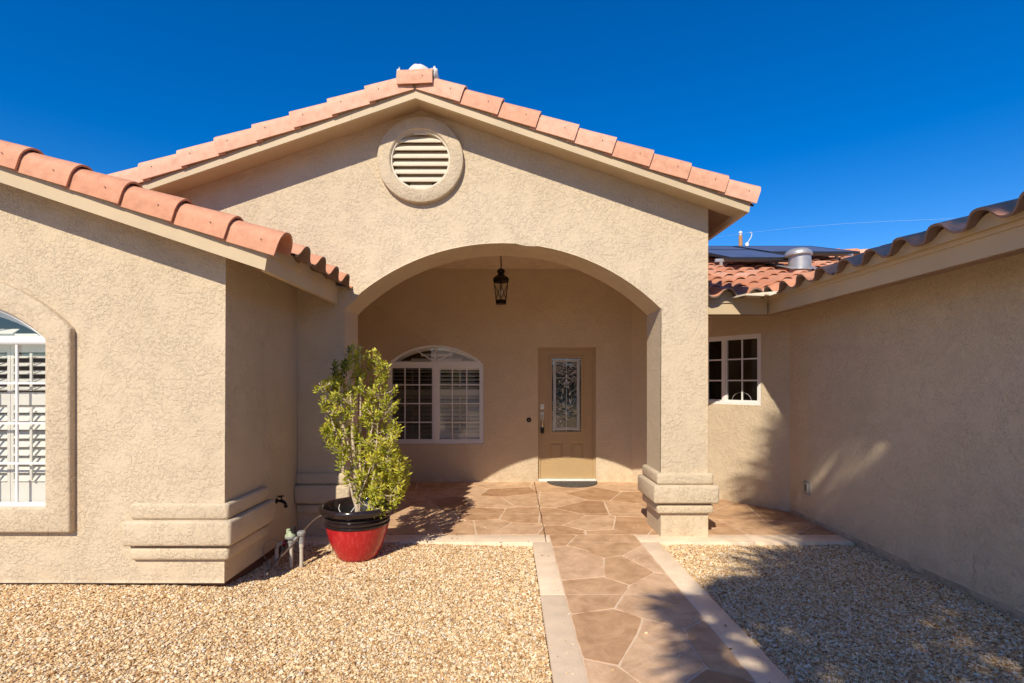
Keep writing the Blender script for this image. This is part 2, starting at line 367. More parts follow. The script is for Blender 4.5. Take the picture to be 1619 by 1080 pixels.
# ---- left wing
LWZ = lambda x: 2.915 + 0.045 - 0.333 * (x + 3.51)          # underside of its roof deck
lw_win = dict(xc=-3.383 - win_w / 2, z0=0.617, zs=1.85)
YL = 3.79
lo = [(-8.6, 0.055), (X0, 0.055), (X0, LWZ(X0) + 0.03), (-5.2, LWZ(-5.2) + 0.03), (-8.6, LWZ(-1.8) + 0.03)]
wall_mesh(lo, [arch_pts(lw_win['xc'], lw_win['z0'], lw_win['zs'], win_w, win_rise)], YL, YL + 0.16).build('wing_wall', M['stucco'], house, smooth=30, bev=lambda m, d: m.y < YL + .01 and abs(m.x - X0) < .01 or (m.y < YL + .01 and m.z < .06), bw=0.02)
MB().box(X0 - 0.16, X0, YL + 0.16, YF, 0.055, 2.6).build('wing_return_wall', M['stucco'], house)
MB().box(-8.6, X0 - 0.03, YL + 0.03, YL + 0.15, -0.1, 0.054).box(X0 - 0.15, X0 - 0.03, YL + 0.15, YF, -0.1, 0.054).build('foundation', M['crack'], house)
MB().box(-8.6, X0 - .02, YL + 0.008, YL + 0.03, 0.036, 0.0545).build('wing_weep_screed', M['soffit'], house)
# porch enclosure left side
MB().box(-2.5, -2.35, YT, YB, -0.1, 3.6).build('porch_side_wall', M['stucco'], house)
MB().box(-2.35, -2.09, YT - 0.0, YT + 0.1, -0.1, 3.4).build('porch_return_wall', M['stucco'], house)
MB().box(-2.35, 1.97, YT + 0.001, YB - 0.001, 3.28, 3.36).build('porch_ceiling', M['ceiling'], house)
MB().box(1.84, X1 - 0.002, YT + 0.001, 7.72, 2.85, 3.27).build('porch_beam', M['stucco'], house)
# ---- pedestals (stepped bands)
def ring_boxes(name, x0, x1, y0, y1, levels, left_flush=False):
    mb = MB()
    for (z0, z1, p) in levels:
        mb.box(x0 - (0.012 if left_flush else p), x1 + p, y0 - p, y1 + p, z0, z1)
    return mb.build(name, M['stucco'], house, smooth=40, bev=True, bw=0.024)
LV = [(0.525, 0.637, 0.045), (0.345, 0.524, 0.085), (0.238, 0.331, 0.045)]
ring_boxes('pier_pedestal', AXR, X1, YF, YT, LV)
ring_boxes('pier_pedestal', X0 + 0.01, AXL, YF, YT, LV, True)
mb = MB()
for (z0, z1, p, xl) in [(0.524, 0.645, 0.04, -2.775), (0.337, 0.5235, 0.075, -2.81), (0.225, 0.320, 0.04, -2.775)]:
    ye = 4.45 if p > .05 else 4.40
    mb.prism([(xl, YL - p), (X0 + p, YL - p), (X0 + p, ye), (X0 - 0.01, ye), (X0 - 0.01, YL + 0.01), (xl, YL + 0.01)], 'z', z0, z1)
mb.build('wing_pedestal', M['stucco'], house, smooth=40, bev=True, bw=0.024)
# ---- window surround on the wing
mb = MB(); ring_band(mb, arch_pts(lw_win['xc'], lw_win['z0'], lw_win['zs'], win_w, win_rise, grow=0.185), arch_pts(lw_win['xc'], lw_win['z0'], lw_win['zs'], win_w, win_rise, grow=0.0), YL - 0.055, YL + 0.01)
mb.build('window_surround', M['stucco'], house, smooth=40, bev=lambda m, d: m.y < YL, bw=0.018)
# ---- round gable vent
mb = MB(); ro, ri = 0.425, 0.292; n = 56; prof = [(ri, 0.02), (ri, -0.055), (ri + 0.012, -0.066), (ro - 0.02, -0.066), (ro - 0.005, -0.058), (ro, -0.04), (ro, 0.012)]
vs = []; fs = []
for k in range(n):
    a = 2 * math.pi * k / n
    for (r_, y_) in prof: vs.append((PX + 0.005 + r_ * math.cos(a), YF + y_, vz + r_ * math.sin(a)))
m_ = len(prof)
for k in range(n):
    for j in range(m_): fs.append((k * m_ + j, k * m_ + (j + 1) % m_, ((k + 1) % n) * m_ + (j + 1) % m_, ((k + 1) % n) * m_ + j))
mb.add(vs, fs).build('vent_surround', M['stucco'], house, smooth=40)
gv = MB()
vs = []; fs = []
prof = [(0.293, -0.045), (0.293, 0.03), (0.278, 0.03), (0.278, -0.045)]
for k in range(n):
    a = 2 * math.pi * k / n
    for (r_, y_) in prof: vs.append((PX + 0.005 + r_ * math.cos(a), YF + y_, vz + r_ * math.sin(a)))
for k in range(n):
    for j in range(4): fs.append((k * 4 + j, k * 4 + (j + 1) % 4, ((k + 1) % n) * 4 + (j + 1) % 4, ((k + 1) % n) * 4 + j))
gv.add(vs, fs)
vent = gv.build('gable_vent', M['vent'], house, smooth=40)
for k in range(8):
    zc = vz - 0.275 + k * 0.0775; hwid = math.sqrt(max(0.0, 0.286 ** 2 - (zc + 0.01 - vz) ** 2))
    if hwid < 0.06: continue
    s = MB(); s.prism([(YF - 0.035, zc - 0.012), (YF - 0.027, zc - 0.016), (YF + 0.035, zc + 0.070), (YF + 0.028, zc + 0.075), (YF - 0.036, zc + 0.004)], 'x', PX + .005 - hwid, PX + .005 + hwid)
    s.build('louver', M['vent'], vent)
MB().lathe([(0.285, 0), (0.285, 0.01)], n=32, T=lambda x, y, z: (PX + .005 + x, YF + 0.07 + z, vz + y)).build('vent_backing', M['soffit'], vent)

# ---- windows
def arch_window(xc, z0, zs, yf, screen_left, yin, fw_=0.042, sf=0.026, tb=0.035, npan=2, st=0.06):
    w_, rs = win_w, win_rise; y0 = yf + yin
    fr = MB(); ring_band(fr, arch_pts(xc, z0, zs, w_, rs, grow=-0.0015), arch_pts(xc, z0 , zs, w_, rs, grow=-fw_), y0, y0 + 0.07)
    fr.box(xc - w_ / 2 + fw_ - .002, xc + w_ / 2 - fw_ + .002, y0 + 0.004, y0 + 0.066, zs - tb, zs + tb - .005)
    fr.box(xc - 0.032, xc + 0.032, y0 + 0.002, y0 + 0.062, z0 + 0.04, zs - 0.036)
    win = fr.build('window', M['vinyl'], house, smooth=35)
    mt = MB()
    for side in (-1, 1):
        xa, xb = (xc - w_ / 2 + fw_ + .001, xc - 0.033) if side < 0 else (xc + 0.033, xc + w_ / 2 - fw_ - .001)
        yo = y0 + (0.022 if side < 0 else 0.010)
        za, zb = z0 + fw_ + .001, zs - tb - .002
        mt.box(xa, xb, yo, yo + 0.035, za, za + sf).box(xa, xb, yo, yo + 0.035, zb - sf, zb).box(xa, xa + sf, yo, yo + 0.035, za + sf, zb - sf).box(xb - sf, xb, yo, yo + 0.035, za + sf, zb - sf)
        for k in (1, 2):
            x = xa + (xb - xa) * k / 3; mt.box(x - 0.008, x + 0.008, yo + 0.006, yo + 0.018, za + sf, zb - sf)
        for k in (1, 2, 3):
            z = za + (zb - za) * k / 4; mt.box(xa + sf, xb - sf, yo + 0.0075, yo + 0.0165, z - 0.008, z + 0.008)
        MB().box(xa + 0.01, xb - 0.01, yo + 0.020, yo + 0.024, za + 0.01, zb - 0.01).build('pane', M['screen_glass'] if (side < 0 and screen_left) else M['glass'], win)
    rad_ = ((w_ / 2) ** 2 + rs ** 2) / (2 * rs); czz = zs + rs - rad_
    for ang in (32, 90, 148):
        d = Vector((math.cos(R(ang)), math.sin(R(ang)))); p0 = Vector((xc, zs + 0.02)); 
        t_ = 0.05
        while (p0 + d * t_ - Vector((xc, czz))).length < rad_ - 0.03: t_ += 0.005
        p1 = p0 + d * t_; nn = Vector((-d.y, d.x)) * 0.008
        mt.prism([tuple(p0 - nn), tuple(p1 - nn), tuple(p1 + nn), tuple(p0 + nn)], 'y', y0 + 0.018, y0 + 0.030)
    mt.build('muntin', M['vinyl'], win)
    ap = arch_pts(xc, zs + 0.0, zs + 0.001, w_ - 0.05, rs - 0.02)
    MB().prism(ap, 'y', y0 + 0.032, y0 + 0.036).build('arch_pane', M['glass'], win)
    # plantation shutters behind the glass
    sh = MB(); ys = y0 + 0.10
    za, zb = z0 + 0.01, zs + 0.0
    for ip in range(npan):
        pw_ = (w_ - 0.01) / npan; xa = xc - w_ / 2 + 0.005 + ip * pw_ + .002; xb = xa + pw_ - .004
        sh.box(xa, xa + st, ys, ys + 0.03, za, zb).box(xb - st, xb, ys, ys + 0.03, za, zb)
        zr = za + (zb - za) * 0.60
        for (r0, r1) in ((za, za + 0.15), (zr, zr + 0.095), (zb - 0.09, zb)): sh.box(xa + st, xb - st, ys, ys + 0.03, r0, r1)
        for (r0, r1) in ((za + 0.15, zr), (zr + 0.095, zb - 0.09)):
            nl = max(2, round((r1 - r0) / 0.066)); 
            for k in range(nl):
                z = r0 + (r1 - r0) * (k + 0.5) / nl; 
                sy, sz = (0.019, 0.026) if r0 < zr - .1 else (0.027, 0.014)
                sh.prism([(ys + .014 - sy, z - sz + .003), (ys + .018 - sy, z - sz - .002), (ys + .018 + sy, z + sz - .003), (ys + .014 + sy, z + sz + .003)], 'x', xa + st, xb - st)
        xm = (xa + xb) / 2; sh.box(xm - 0.008, xm + 0.008, ys - 0.034, ys - 0.024, za + 0.17, zr - 0.02).box(xm - 0.008, xm + 0.008, ys - 0.034, ys - 0.024, zr + 0.11, zb - 0.1)
    # arched top louvres
    for k in range(3):
        z = zs + 0.07 + k * 0.075; hh = math.sqrt(max(0, (rad_ - 0.05) ** 2 - (z + 0.03 - czz) ** 2)) - 0.13
        if hh > 0.05: sh.prism([(ys - 0.015, z - 0.02), (ys - 0.012, z - 0.025), (ys + 0.045, z + 0.014), (ys + 0.042, z + 0.020)], 'x', xc - hh, xc + hh)
    a1 = arch_pts(xc, zs + 0.001, zs + 0.002, w_ - 0.01, rs - 0.003); a2 = arch_pts(xc, zs + 0.05, zs + 0.051, w_ - 0.34, rs - 0.13)
    ring_band(sh, a1, a2, ys, ys + 0.03)
    sh.build('shutter', M['shutter'], win)
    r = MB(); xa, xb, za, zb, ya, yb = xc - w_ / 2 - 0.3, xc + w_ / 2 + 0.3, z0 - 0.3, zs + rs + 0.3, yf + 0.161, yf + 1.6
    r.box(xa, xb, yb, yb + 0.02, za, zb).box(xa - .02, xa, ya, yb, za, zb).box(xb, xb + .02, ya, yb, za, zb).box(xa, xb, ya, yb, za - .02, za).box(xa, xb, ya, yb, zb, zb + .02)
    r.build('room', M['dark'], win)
    return win
arch_window(porch_win['xc'], porch_win['z0'], porch_win['zs'], YB, True, 0.012)
w2 = arch_window(lw_win['xc'], lw_win['z0'], lw_win['zs'], YL, False, -0.020, 0.018, 0.007, 0.026, 4, 0.022)
# slider window in the angled wall
xa, xb = AX; za, zb = AZ; y0 = 0.012
fr = MB()
fw = 0.035
fr.box(xa, xb, y0, y0 + .07, za, za + fw, TA).box(xa, xb, y0, y0 + .07, zb - fw, zb, TA).box(xa, xa + fw, y0, y0 + .07, za + fw, zb - fw, TA).box(xb - fw, xb, y0, y0 + .07, za + fw, zb - fw, TA)
xm = (xa + xb) / 2; fr.box(xm - .022, xm + .022, y0 + .003, y0 + .06, za + fw, zb - fw, TA)
win = fr.build('window', M['vinyl'], house)
mt = MB()
for side in (0, 1):
    x0, x1 = (xa + fw, xm - .022) if side == 0 else (xm + .022, xb - fw); yo = y0 + (0.03 if side == 0 else 0.012); s_ = .022
    mt.box(x0, x1, yo, yo + .03, za + fw, za + fw + s_, TA).box(x0, x1, yo, yo + .03, zb - fw - s_, zb - fw, TA).box(x0, x0 + s_, yo, yo + .03, za + fw + s_, zb - fw - s_, TA).box(x1 - s_, x1, yo, yo + .03, za + fw + s_, zb - fw - s_, TA)
    x = (x0 + x1) / 2; mt.box(x - .009, x + .009, yo + .005, yo + .015, za + fw + s_, zb - fw - s_, TA)
    for k in (1, 2):
        z = za + fw + (zb - za - 2 * fw) * k / 3; mt.box(x0 + s_, x1 - s_, yo + .0065, yo + .0135, z - .009, z + .009, TA)
    MB().box(x0 + .005, x1 - .005, yo + .018, yo + .022, za + fw, zb - fw, TA).build('pane', M['glass'] if side else M['screen_glass'], win)
mt.build('muntin', M['vinyl'], win)
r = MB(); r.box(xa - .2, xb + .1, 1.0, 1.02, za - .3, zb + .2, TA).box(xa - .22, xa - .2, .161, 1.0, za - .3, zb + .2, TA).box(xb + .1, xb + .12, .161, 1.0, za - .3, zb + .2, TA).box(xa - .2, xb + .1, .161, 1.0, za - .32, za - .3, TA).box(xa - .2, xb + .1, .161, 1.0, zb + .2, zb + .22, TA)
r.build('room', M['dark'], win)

# ---- entry door
jm = MB(); yj = YB + 0.045
jm.box(DX0 + .001, DX0 + 0.035, yj, yj + 0.10, 0, DZ - .001).box(DX1 - 0.035, DX1 - .001, yj, yj + 0.10, 0, DZ - .001).box(DX0 + .035, DX1 - .035, yj, yj + 0.10, DZ - 0.036, DZ - .001)
door = MB(); dx0, dx1, dz0, dz1 = DX0 + 0.036, DX1 - 0.036, 0.045, DZ - 0.038; yd = yj + 0.02
gx0, gx1, gz0, gz1 = 0.655, 1.165, 0.742, 1.945
px_ = [(0.650, 0.860, 0.345, 0.610), (0.972, 1.182, 0.345, 0.610)]
# panels sunk into the door
outer = [(dx0, dz0), (dx1, dz0), (dx1, dz1), (dx0, dz1)]
rect = lambda a, b, c_, d: [(a, c_), (b, c_), (b, d), (a, d)]
dm = wall_mesh(outer, [rect(gx0, gx1, gz0, gz1)] + [rect(a, b, c_, d) for a, b, c_, d in px_], yd, yd + 0.045)
dobj = dm.build('door', M['door'], house)
jm.build('jamb', M['door'], dobj)
for a, b, c_, d in px_:
    p = MB(); i1, i2 = 0.025, 0.05
    q = [rect(a, b, c_, d), rect(a + i1, b - i1, c_ + i1, d - i1), rect(a + i2, b - i2, c_ + i2, d - i2)]
    ys_ = [yd + 0.0, yd + 0.014, yd + 0.004]; vs = []; 
    for lp, y_ in zip(q, ys_): vs += [(x, y_, z) for x, z in lp]
    fs = [(i + 4 * k, (i + 1) % 4 + 4 * k, (i + 1) % 4 + 4 * k + 4, i + 4 * k + 4) for k in (0, 1) for i in range(4)] + [(8, 9, 10, 11)]
    p.add(vs, fs).build('panel', M['door'], dobj)
gf = MB(); ring_band(gf, rect(gx0 - .012, gx1 + .012, gz0 - .012, gz1 + .012), rect(gx0 + .028, gx1 - .028, gz0 + .028, gz1 - .028), yd - 0.012, yd + 0.004)
gf.build('glass_frame', M['door'], dobj, smooth=40, bev=True, bw=0.005, bseg=2)
a, b, c_, d = gx0 + .005, gx1 - .005, gz0 + .005, gz1 - .005
dg = MB().box(a, b, yd + 0.014, yd + 0.020, c_, d).build('door_glass', M['leaded'], dobj)
fz = MB(); b0 = 0.052; b1 = 0.088
ring_band(fz, rect(a + b0, b - b0, c_ + b0, d - b0), rect(a + b1, b - b1, c_ + b1, d - b1), yd + 0.009, yd + 0.013)
fz.build('frosted_border', M['frosted'], dg)
came = MB(); yc0, yc1 = yd + 0.006, yd + 0.0135
for off in (b0, b1):
    for (x_0, x_1, z_0, z_1) in ((a + off - .003, a + off + .003, c_, d), (b - off - .003, b - off + .003, c_, d)):
        if off == b0: came.box(x_0, x_1, yc0, yc1, z_0, z_1)
for z in (c_ + b0, d - b0): came.box(a, b, yc0 + .001, yc1 - .0005, z - .003, z + .003)
xm = (a + b) / 2; came.box(xm - .0025, xm + .0025, yc0 + .0005, yc1 - .0002, c_, d)
came.box(a + b1, b - b1, yc0 + .0012, yc1 - .001, 1.60, 1.604)
# floral bevel outline
def curve(fn, n=22): return [fn(i / (n - 1)) for i in range(n)]
zc = 1.34
for sgn in (-1, 1):
    came.tube(curve(lambda t: (xm + sgn * 0.075 * math.sin(math.pi * t) * (1 + .25 * math.sin(2 * math.pi * t)), yc0, zc - 0.24 + 0.46 * t)), 0.003, 6)
    came.tube(curve(lambda t: (xm + sgn * (0.02 + 0.12 * t), yc0, 1.02 + 0.10 * math.sin(t * 2.6))), 0.0025, 6)
    came.tube(curve(lambda t: (xm + sgn * (0.015 + 0.13 * t), yc0, 1.14 + 0.14 * t * t)), 0.0025, 6)
    came.tube(curve(lambda t: (xm + sgn * (0.09 * math.sin(math.pi * t)), yc0, 1.46 + 0.17 * t)), 0.0025, 6)
came.build('leading', M['nickel'], dg)
bv = MB()
def gem(x, z, wd, ht, ang=0.0):
    ca, sa = math.cos(ang), math.sin(ang); pts = []
    for k in range(8):
        t_ = 2 * math.pi * k / 8; u = wd / 2 * math.cos(t_) * (0.75 if k % 2 else 1); v = ht / 2 * math.sin(t_) * (0.7 if k % 2 else 1)
        pts.append((x + u * ca - v * sa, yd + 0.012, z + u * sa + v * ca))
    pts.append((x + rnd.uniform(-.2, .2) * wd, yd + 0.003, z + rnd.uniform(-.2, .2) * ht))
    bv.add(pts, [(k, (k + 1) % 8, 8) for k in range(8)])
for (x, z, w_, h_, an) in [(0, 1.64, .03, .07, 0), (0, 1.56, .035, .06, 0), (-.03, 1.52, .03, .055, .5), (.035, 1.53, .03, .05, -.5), (.03, 1.46, .03, .06, .3), (-.055, 1.40, .028, .09, .25), (.055, 1.36, .028, .09, -.25), (-.07, 1.30, .024, .07, .1), (.06, 1.24, .028, .09, .3), (-.045, 1.19, .024, .10, -.35), (.03, 1.14, .024, .08, .4), (0, 1.06, .04, .06, 0), (0, .98, .026, .09, 0), (-.1, 1.12, .03, .05, .8), (-.12, 1.0, .03, .04, 1.0), (-.09, .93, .03, .035, .4), (-.13, .9, .028, .03, .9), (-.07, .87, .03, .03, 0), (.1, 1.6, .024, .02, 0), (.12, 1.63, .02, .018, 0), (-.11, 1.55, .03, .03, .5)]:
    gem(xm + x, z, w_, h_, an)
bv.build('glass_bevels', M['bevelglass'], dg)
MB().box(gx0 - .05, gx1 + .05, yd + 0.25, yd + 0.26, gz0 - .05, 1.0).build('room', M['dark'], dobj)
MB().box(gx0 - .3, gx1 + .3, yd + 1.4, yd + 1.42, 0, 2.5).box(DX0 - .3, DX0 - .28, YB + .17, yd + 1.4, 0, 2.5).box(DX1 + .28, DX1 + .3, YB + .17, yd + 1.4, 0, 2.5).box(DX0 - .3, DX1 + .3, YB + .17, yd + 1.4, 2.3, 2.32).build('hallway', M['ceiling'], dobj)
MB().box(DX0 + .002, DX1 - .002, YB - 0.012, YB + 0.15, 0.004, 0.040).build('threshold', M['sill'], dobj, smooth=40, bev=True, bw=0.006, bseg=2)
hx = dx0 + 0.028
h = MB(); h.box(hx - .028, hx + .03, yd - 0.010, yd, 1.115, 1.195).lathe([(0.021, 0), (0.021, .018), (0.017, .022)], n=20, T=lambda x, y, z: (hx + x, yd - .010 - z, 1.155 + y))
h.build('deadbolt', M['nickel'], dobj, smooth=40)
h = MB(); h.box(hx - .024, hx + .024, yd - 0.008, yd, 0.955, 1.075)
h.tube([(hx, yd - .008, 1.03), (hx, yd - .05, 1.03), (hx, yd - .062, 1.0), (hx, yd - .058, .90), (hx, yd - .05, .84), (hx, yd - .02, .81), (hx, yd, .81)], [.010, .011, .011, .012, .012, .011, .011], 10)
h.tube([(hx, yd - .008, 1.052), (hx + .005, yd - .05, 1.055)], 0.009, 8)
h.build('handle', M['nickel'], dobj, smooth=40)

# ---- roofs
def S(t): return 0.5 + 0.5 * math.tanh(1.35 * math.cos(2 * math.pi * t)) / math.tanh(1.35)
def tile_field(O, u, v, nrm, nu, nv, pitch=0.30, course=0.36, amp=0.072, phase=0.0, name='roof_tiles', parent=None, seg=16):
    """u: along the eave, v: up the slope; courses overlap, S shaped pans and crests"""
    mb = MB(); O, u, v, nrm = map(Vector, (O, u, v, nrm)); rr = random.Random(int(O.x * 100 + O.y * 37))
    for j in range(nv):
        for i in range(nu):
            tone = .1 + .75 * rr.random(); dv = rr.uniform(-.008, .008); dz = rr.uniform(-.003, .004)
            vs = []
            for (vv, lift, thick) in ((j * course - 0.03 + dv, 0.030, 0), (j * course - 0.03 + dv, 0.030, 1), ((j + 1) * course + 0.02, -0.004, 0)):
                for k in range(seg + 1):
                    t_ = k / seg - 0.5; p_ = S(t_)
                    z = p_ * (amp + lift) + (0.004 if lift > 0 else 0) + dz - thick * 0.017
                    vs.append(O + u * ((i + t_ + phase) * pitch) + v * vv + nrm * z)
            n_ = seg + 1; fs = []
            if j == 0:     # dusty broken edge and underside at the eave, with shade put into the colour
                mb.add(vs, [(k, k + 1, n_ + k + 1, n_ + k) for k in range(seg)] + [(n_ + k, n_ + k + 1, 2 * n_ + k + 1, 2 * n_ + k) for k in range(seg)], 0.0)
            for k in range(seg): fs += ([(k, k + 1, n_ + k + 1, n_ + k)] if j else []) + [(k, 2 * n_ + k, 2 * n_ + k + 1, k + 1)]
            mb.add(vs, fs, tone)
    return mb.build(name, M['tile'], parent, smooth=50)
def bird_stop(O, u, zup, fwd, length, z0, pitch, phase, amp, name='eave_closure', parent=None):
    """board scalloped to the tile crests"""
    mb = MB(); O, u, fwd = map(Vector, (O, u, fwd)); n_ = int(length / pitch * 12); vs = []; fs = []
    for k in range(n_ + 1):
        s_ = k * length / n_; t_ = s_ / pitch - phase; z = zup + S(t_) * amp
        for (q, zz) in ((0, z0), (0, z), (0.02, z), (0.02, z0)):
            p = O + u * s_ - fwd * q; vs.append((p.x, p.y, zz))
    for k in range(n_):
        for q in range(4): fs.append((k * 4 + q, k * 4 + (q + 1) % 4, k * 4 + 4 + (q + 1) % 4, k * 4 + 4 + q))
    return mb.add(vs, fs).build(name, M['trim'], parent)
def rake_tile(mb, p, d, nrm, f, L=0.43, Rr=0.098, leg=0.065, tone=0.5, taper=0.86, screw=True, lift=0.0):
    """p: axis point at the upper end, d: unit vector down the slope"""
    p, d, nrm, f = map(Vector, (p, d, nrm, f)); th = 0.014; K = 14; vs = []; 
    def sec(Rv, c):
        o_ = [c + f * Rv - nrm * leg]; o_ += [c + f * (Rv * math.cos(math.pi * k / K)) + nrm * (Rv * math.sin(math.pi * k / K)) for k in range(K + 1)]; o_ += [c - f * Rv - nrm * 0.03]
        return o_
    n_ = K + 3; rings = []
    for (s_, sc, lf) in ((0, taper, -0.012), (L * .5, (1 + taper) / 2, -.006), (L, 1.0, 0)):
        c = p + d * s_ + nrm * (lf + lift); rings.append(sec(Rr * sc, c)); 
    for (s_, sc, lf) in ((0, taper, -0.012), (L * .5, (1 + taper) / 2, -.006), (L, 1.0, 0)):
        c = p + d * s_ + nrm * (lf + lift); rings.append(sec(Rr * sc - th, c))
    for i, rg in enumerate(rings):
        vs += [q + Vector((rnd.uniform(-1, 1), rnd.uniform(-1, 1), rnd.uniform(-1, 1))) * (0.0012) for q in rg]
    fs = []
    for a_, b_ in ((0, 1), (1, 2)):
        for k in range(n_ - 1):
            fs.append((a_ * n_ + k, a_ * n_ + k + 1, b_ * n_ + k + 1, b_ * n_ + k)); fs.append(((a_ + 3) * n_ + k, (b_ + 3) * n_ + k, (b_ + 3) * n_ + k + 1, (a_ + 3) * n_ + k + 1))
    for k in range(n_ - 1):
        fs.append((2 * n_ + k, 2 * n_ + k + 1, 5 * n_ + k + 1, 5 * n_ + k)); fs.append((k, 3 * n_ + k, 3 * n_ + k + 1, k + 1))
    for a_ in (0, 1):
        fs.append((a_ * n_, (a_ + 1) * n_, (a_ + 4) * n_, (a_ + 3) * n_))
    mb.add(vs, fs, tone)
    if screw:
        c = p + d * (L * 0.72) + f * (Rr * .98) - nrm * 0.005
        mb.tube([c, c + f * 0.004], 0.0045, 6, tone=0.0)
# gable roof over the porch: deck, barge boards, rake tiles
YG = 4.80; XE = 2.26; YEND = 10.4
def deck(name, prof, y0, y1, mat='soffit'): return MB().prism(prof, 'y', y0, y1).build(name, M[mat], house)
XLG = 2 * PX - XE
U0 = PZ - 0.005
dk = lambda x, o: U0 + o - SL * abs(x - PX)
deck('roof_deck', [(XE - .02, dk(XE - .02, 0)), (PX, dk(PX, 0)), (XLG + .02, dk(XLG + .02, 0)), (XLG + .02, dk(XLG + .02, .10)), (PX, dk(PX, .10)), (XE - .02, dk(XE - .02, .10))], YG + 0.041, YEND)
bz = lambda x, o: 4.196 + o - SL * abs(x - PX)
for sg in (1, -1):
    xe = XE if sg > 0 else XLG
    MB().prism([(PX, bz(PX, 0)), (xe, bz(xe, 0)), (xe + .028 * sg, bz(xe, .165)), (PX, bz(PX, .19))], 'y', YG, YG + 0.04).build('barge_board', M['trim'], house)
MB().box(PX - .0 + .9, PX + .903, YG - .0015, YG + .001, bz(PX + .9, .002), bz(PX + .9, .12)).build('board_joint', M['joint'], house)
MB().box(PX - 0.602, PX - .6, YG - .0015, YG + .001, bz(PX + .6, .002), bz(PX + .6, .12)).build('board_joint', M['joint'], house)
# lighter soffit strip just behind the barge board
MB().prism([(PX, dk(PX, -.012)), (XE - .03, dk(XE - .03, -.012)), (XE - .03, dk(XE - .03, -.002)), (PX, dk(PX, -.002)), (XLG + .03, dk(XLG + .03, -.002)), (XLG + .03, dk(XLG + .03, -.012))], 'y', YG + 0.041, YF - 0.001).build('rake_soffit', M['trim'], house)
MB().box(XE - .04, XE, YG + .041, 8.6, bz(XE, -.0), bz(XE, .15)).build('fascia', M['trim'], house)
tl = MB()
for sg in (1, -1):
    d = Vector((sg, 0, -SL)).normalized(); nr = Vector((sg * SL, 0, 1)).normalized(); f = Vector((0, -1, 0))
    p0 = Vector((PX + sg * 0.045, YG - 0.035 + 0.098, bz(PX + sg * .045, 0.190)))
    for k in range(9 if sg > 0 else 10):
        rake_tile(tl, p0 + d * (0.372 * k + rnd.uniform(-.006, .006)), d, nr, f, L=0.43 if k < 8 or sg < 0 else .37, tone=rnd.uniform(.55, 1.0), lift=0.0, Rr=.104, leg=.095, taper=.80)
# apex tile laid level
rake_tile(tl, (PX - 0.165, YG + 0.050, bz(PX, 0.185)), Vector((1, 0, 0)), Vector((0, 0, 1)), Vector((0, -1, 0)), L=0.33, Rr=0.105, tone=.7, taper=0.98, leg=.07)
tl.build('rake_tiles', M['tile'], house, smooth=45)
mm = MB()
def blob(mb, c, rx, ry, rz, amp=0.12, seed=0, n=20, m=12):
    vs = []; fs = []
    for i in range(m + 1):
        th = math.pi * i / m
        for k in range(n):
            ph = 2 * math.pi * k / n; dv = Vector((math.sin(th) * math.cos(ph), math.sin(th) * math.sin(ph), math.cos(th)))
            q = 1 + amp * noise.noise(dv * 2.2 + Vector((seed, 0, 0))) * 2
            vs.append((c[0] + dv.x * rx * q, c[1] + dv.y * ry * q, c[2] + dv.z * rz * q))
    for i in range(m):
        for k in range(n): fs.append((i * n + k, i * n + (k + 1) % n, (i + 1) * n + (k + 1) % n, (i + 1) * n + k))
    mb.add(vs, fs)
blob(mm, (PX + 0.0, YG + 0.22, 4.52), .125, .13, .105, amp=.05, seed=3)
blob(mm, (PX + 0.165, YG + .075, bz(PX, .235)), .045, .085, .085, seed=5, amp=.2)
blob(mm, (PX - 0.165, YG + .07, bz(PX, .235)), .025, .07, .075, seed=9, amp=.2)
mm.build('ridge_mortar', M['mortar'], house, smooth=60)
cs = math.cos(math.atan(SL)); sn = math.sin(math.atan(SL))
for sg in (1, -1):
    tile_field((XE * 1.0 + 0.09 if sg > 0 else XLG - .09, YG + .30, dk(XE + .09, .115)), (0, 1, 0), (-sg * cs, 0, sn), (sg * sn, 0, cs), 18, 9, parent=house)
rg = MB()
for k in range(14): rake_tile(rg, (PX, YG + .28 + .37 * (k + 1) + .05, 4.37), Vector((0, -1, 0)), Vector((0, 0, 1)), Vector((1, 0, 0)), leg=.02, tone=rnd.random(), screw=False)
rg.build('ridge_tiles', M['tile'], house, smooth=45)
# left wing roof
YLG = 3.54; XLE = -1.68
lb = lambda x, o: 2.915 + o - 0.333 * (x + 3.51)
XR2 = -5.2
d2 = lambda x, o: lb(x, .045 + o) if x >= XR2 else lb(2 * XR2 - x, .045 + o)
deck('roof_deck', [(XLE - .03, d2(XLE - .03, 0)), (XR2, d2(XR2, 0)), (-8.8, d2(-8.8, 0)), (-8.8, d2(-8.8, .10)), (XR2, d2(XR2, .10)), (XLE - .03, d2(XLE - .03, .10))], YLG + .041, YF - .002)
MB().prism([(XR2, lb(XR2, 0)), (XLE, lb(XLE, 0)), (XLE + .028, lb(XLE, .17)), (XR2, lb(XR2, .19))], 'y', YLG, YLG + .04).build('barge_board', M['trim'], house)
MB().prism([(XR2, lb(XR2, 0)), (-8.8, d2(-8.8, -.045)), (-8.8, d2(-8.8, .14)), (XR2, lb(XR2, .19))], 'y', YLG, YLG + .04).build('barge_board', M['trim'], house)
MB().prism([(XLE - .04, 2.306), (XLE, 2.306), (XLE, 2.425), (XLE + .012, 2.425), (XLE + .012, 2.49), (XLE - .04, 2.49)], 'y', YLG + .041, YF - .001).build('fascia', M['trim'], house)
MB().box(XLE - .13, XLE - .041, YLG + .12, YF - .001, 2.345, 2.37).build('fascia_backing', M['soffit'], house)
tl = MB(); d = Vector((1, 0, -.333)).normalized(); nr = Vector((.333, 0, 1)).normalized()
pend = Vector((-1.565, YLG - .035 + .098, lb(-1.565, .208)))
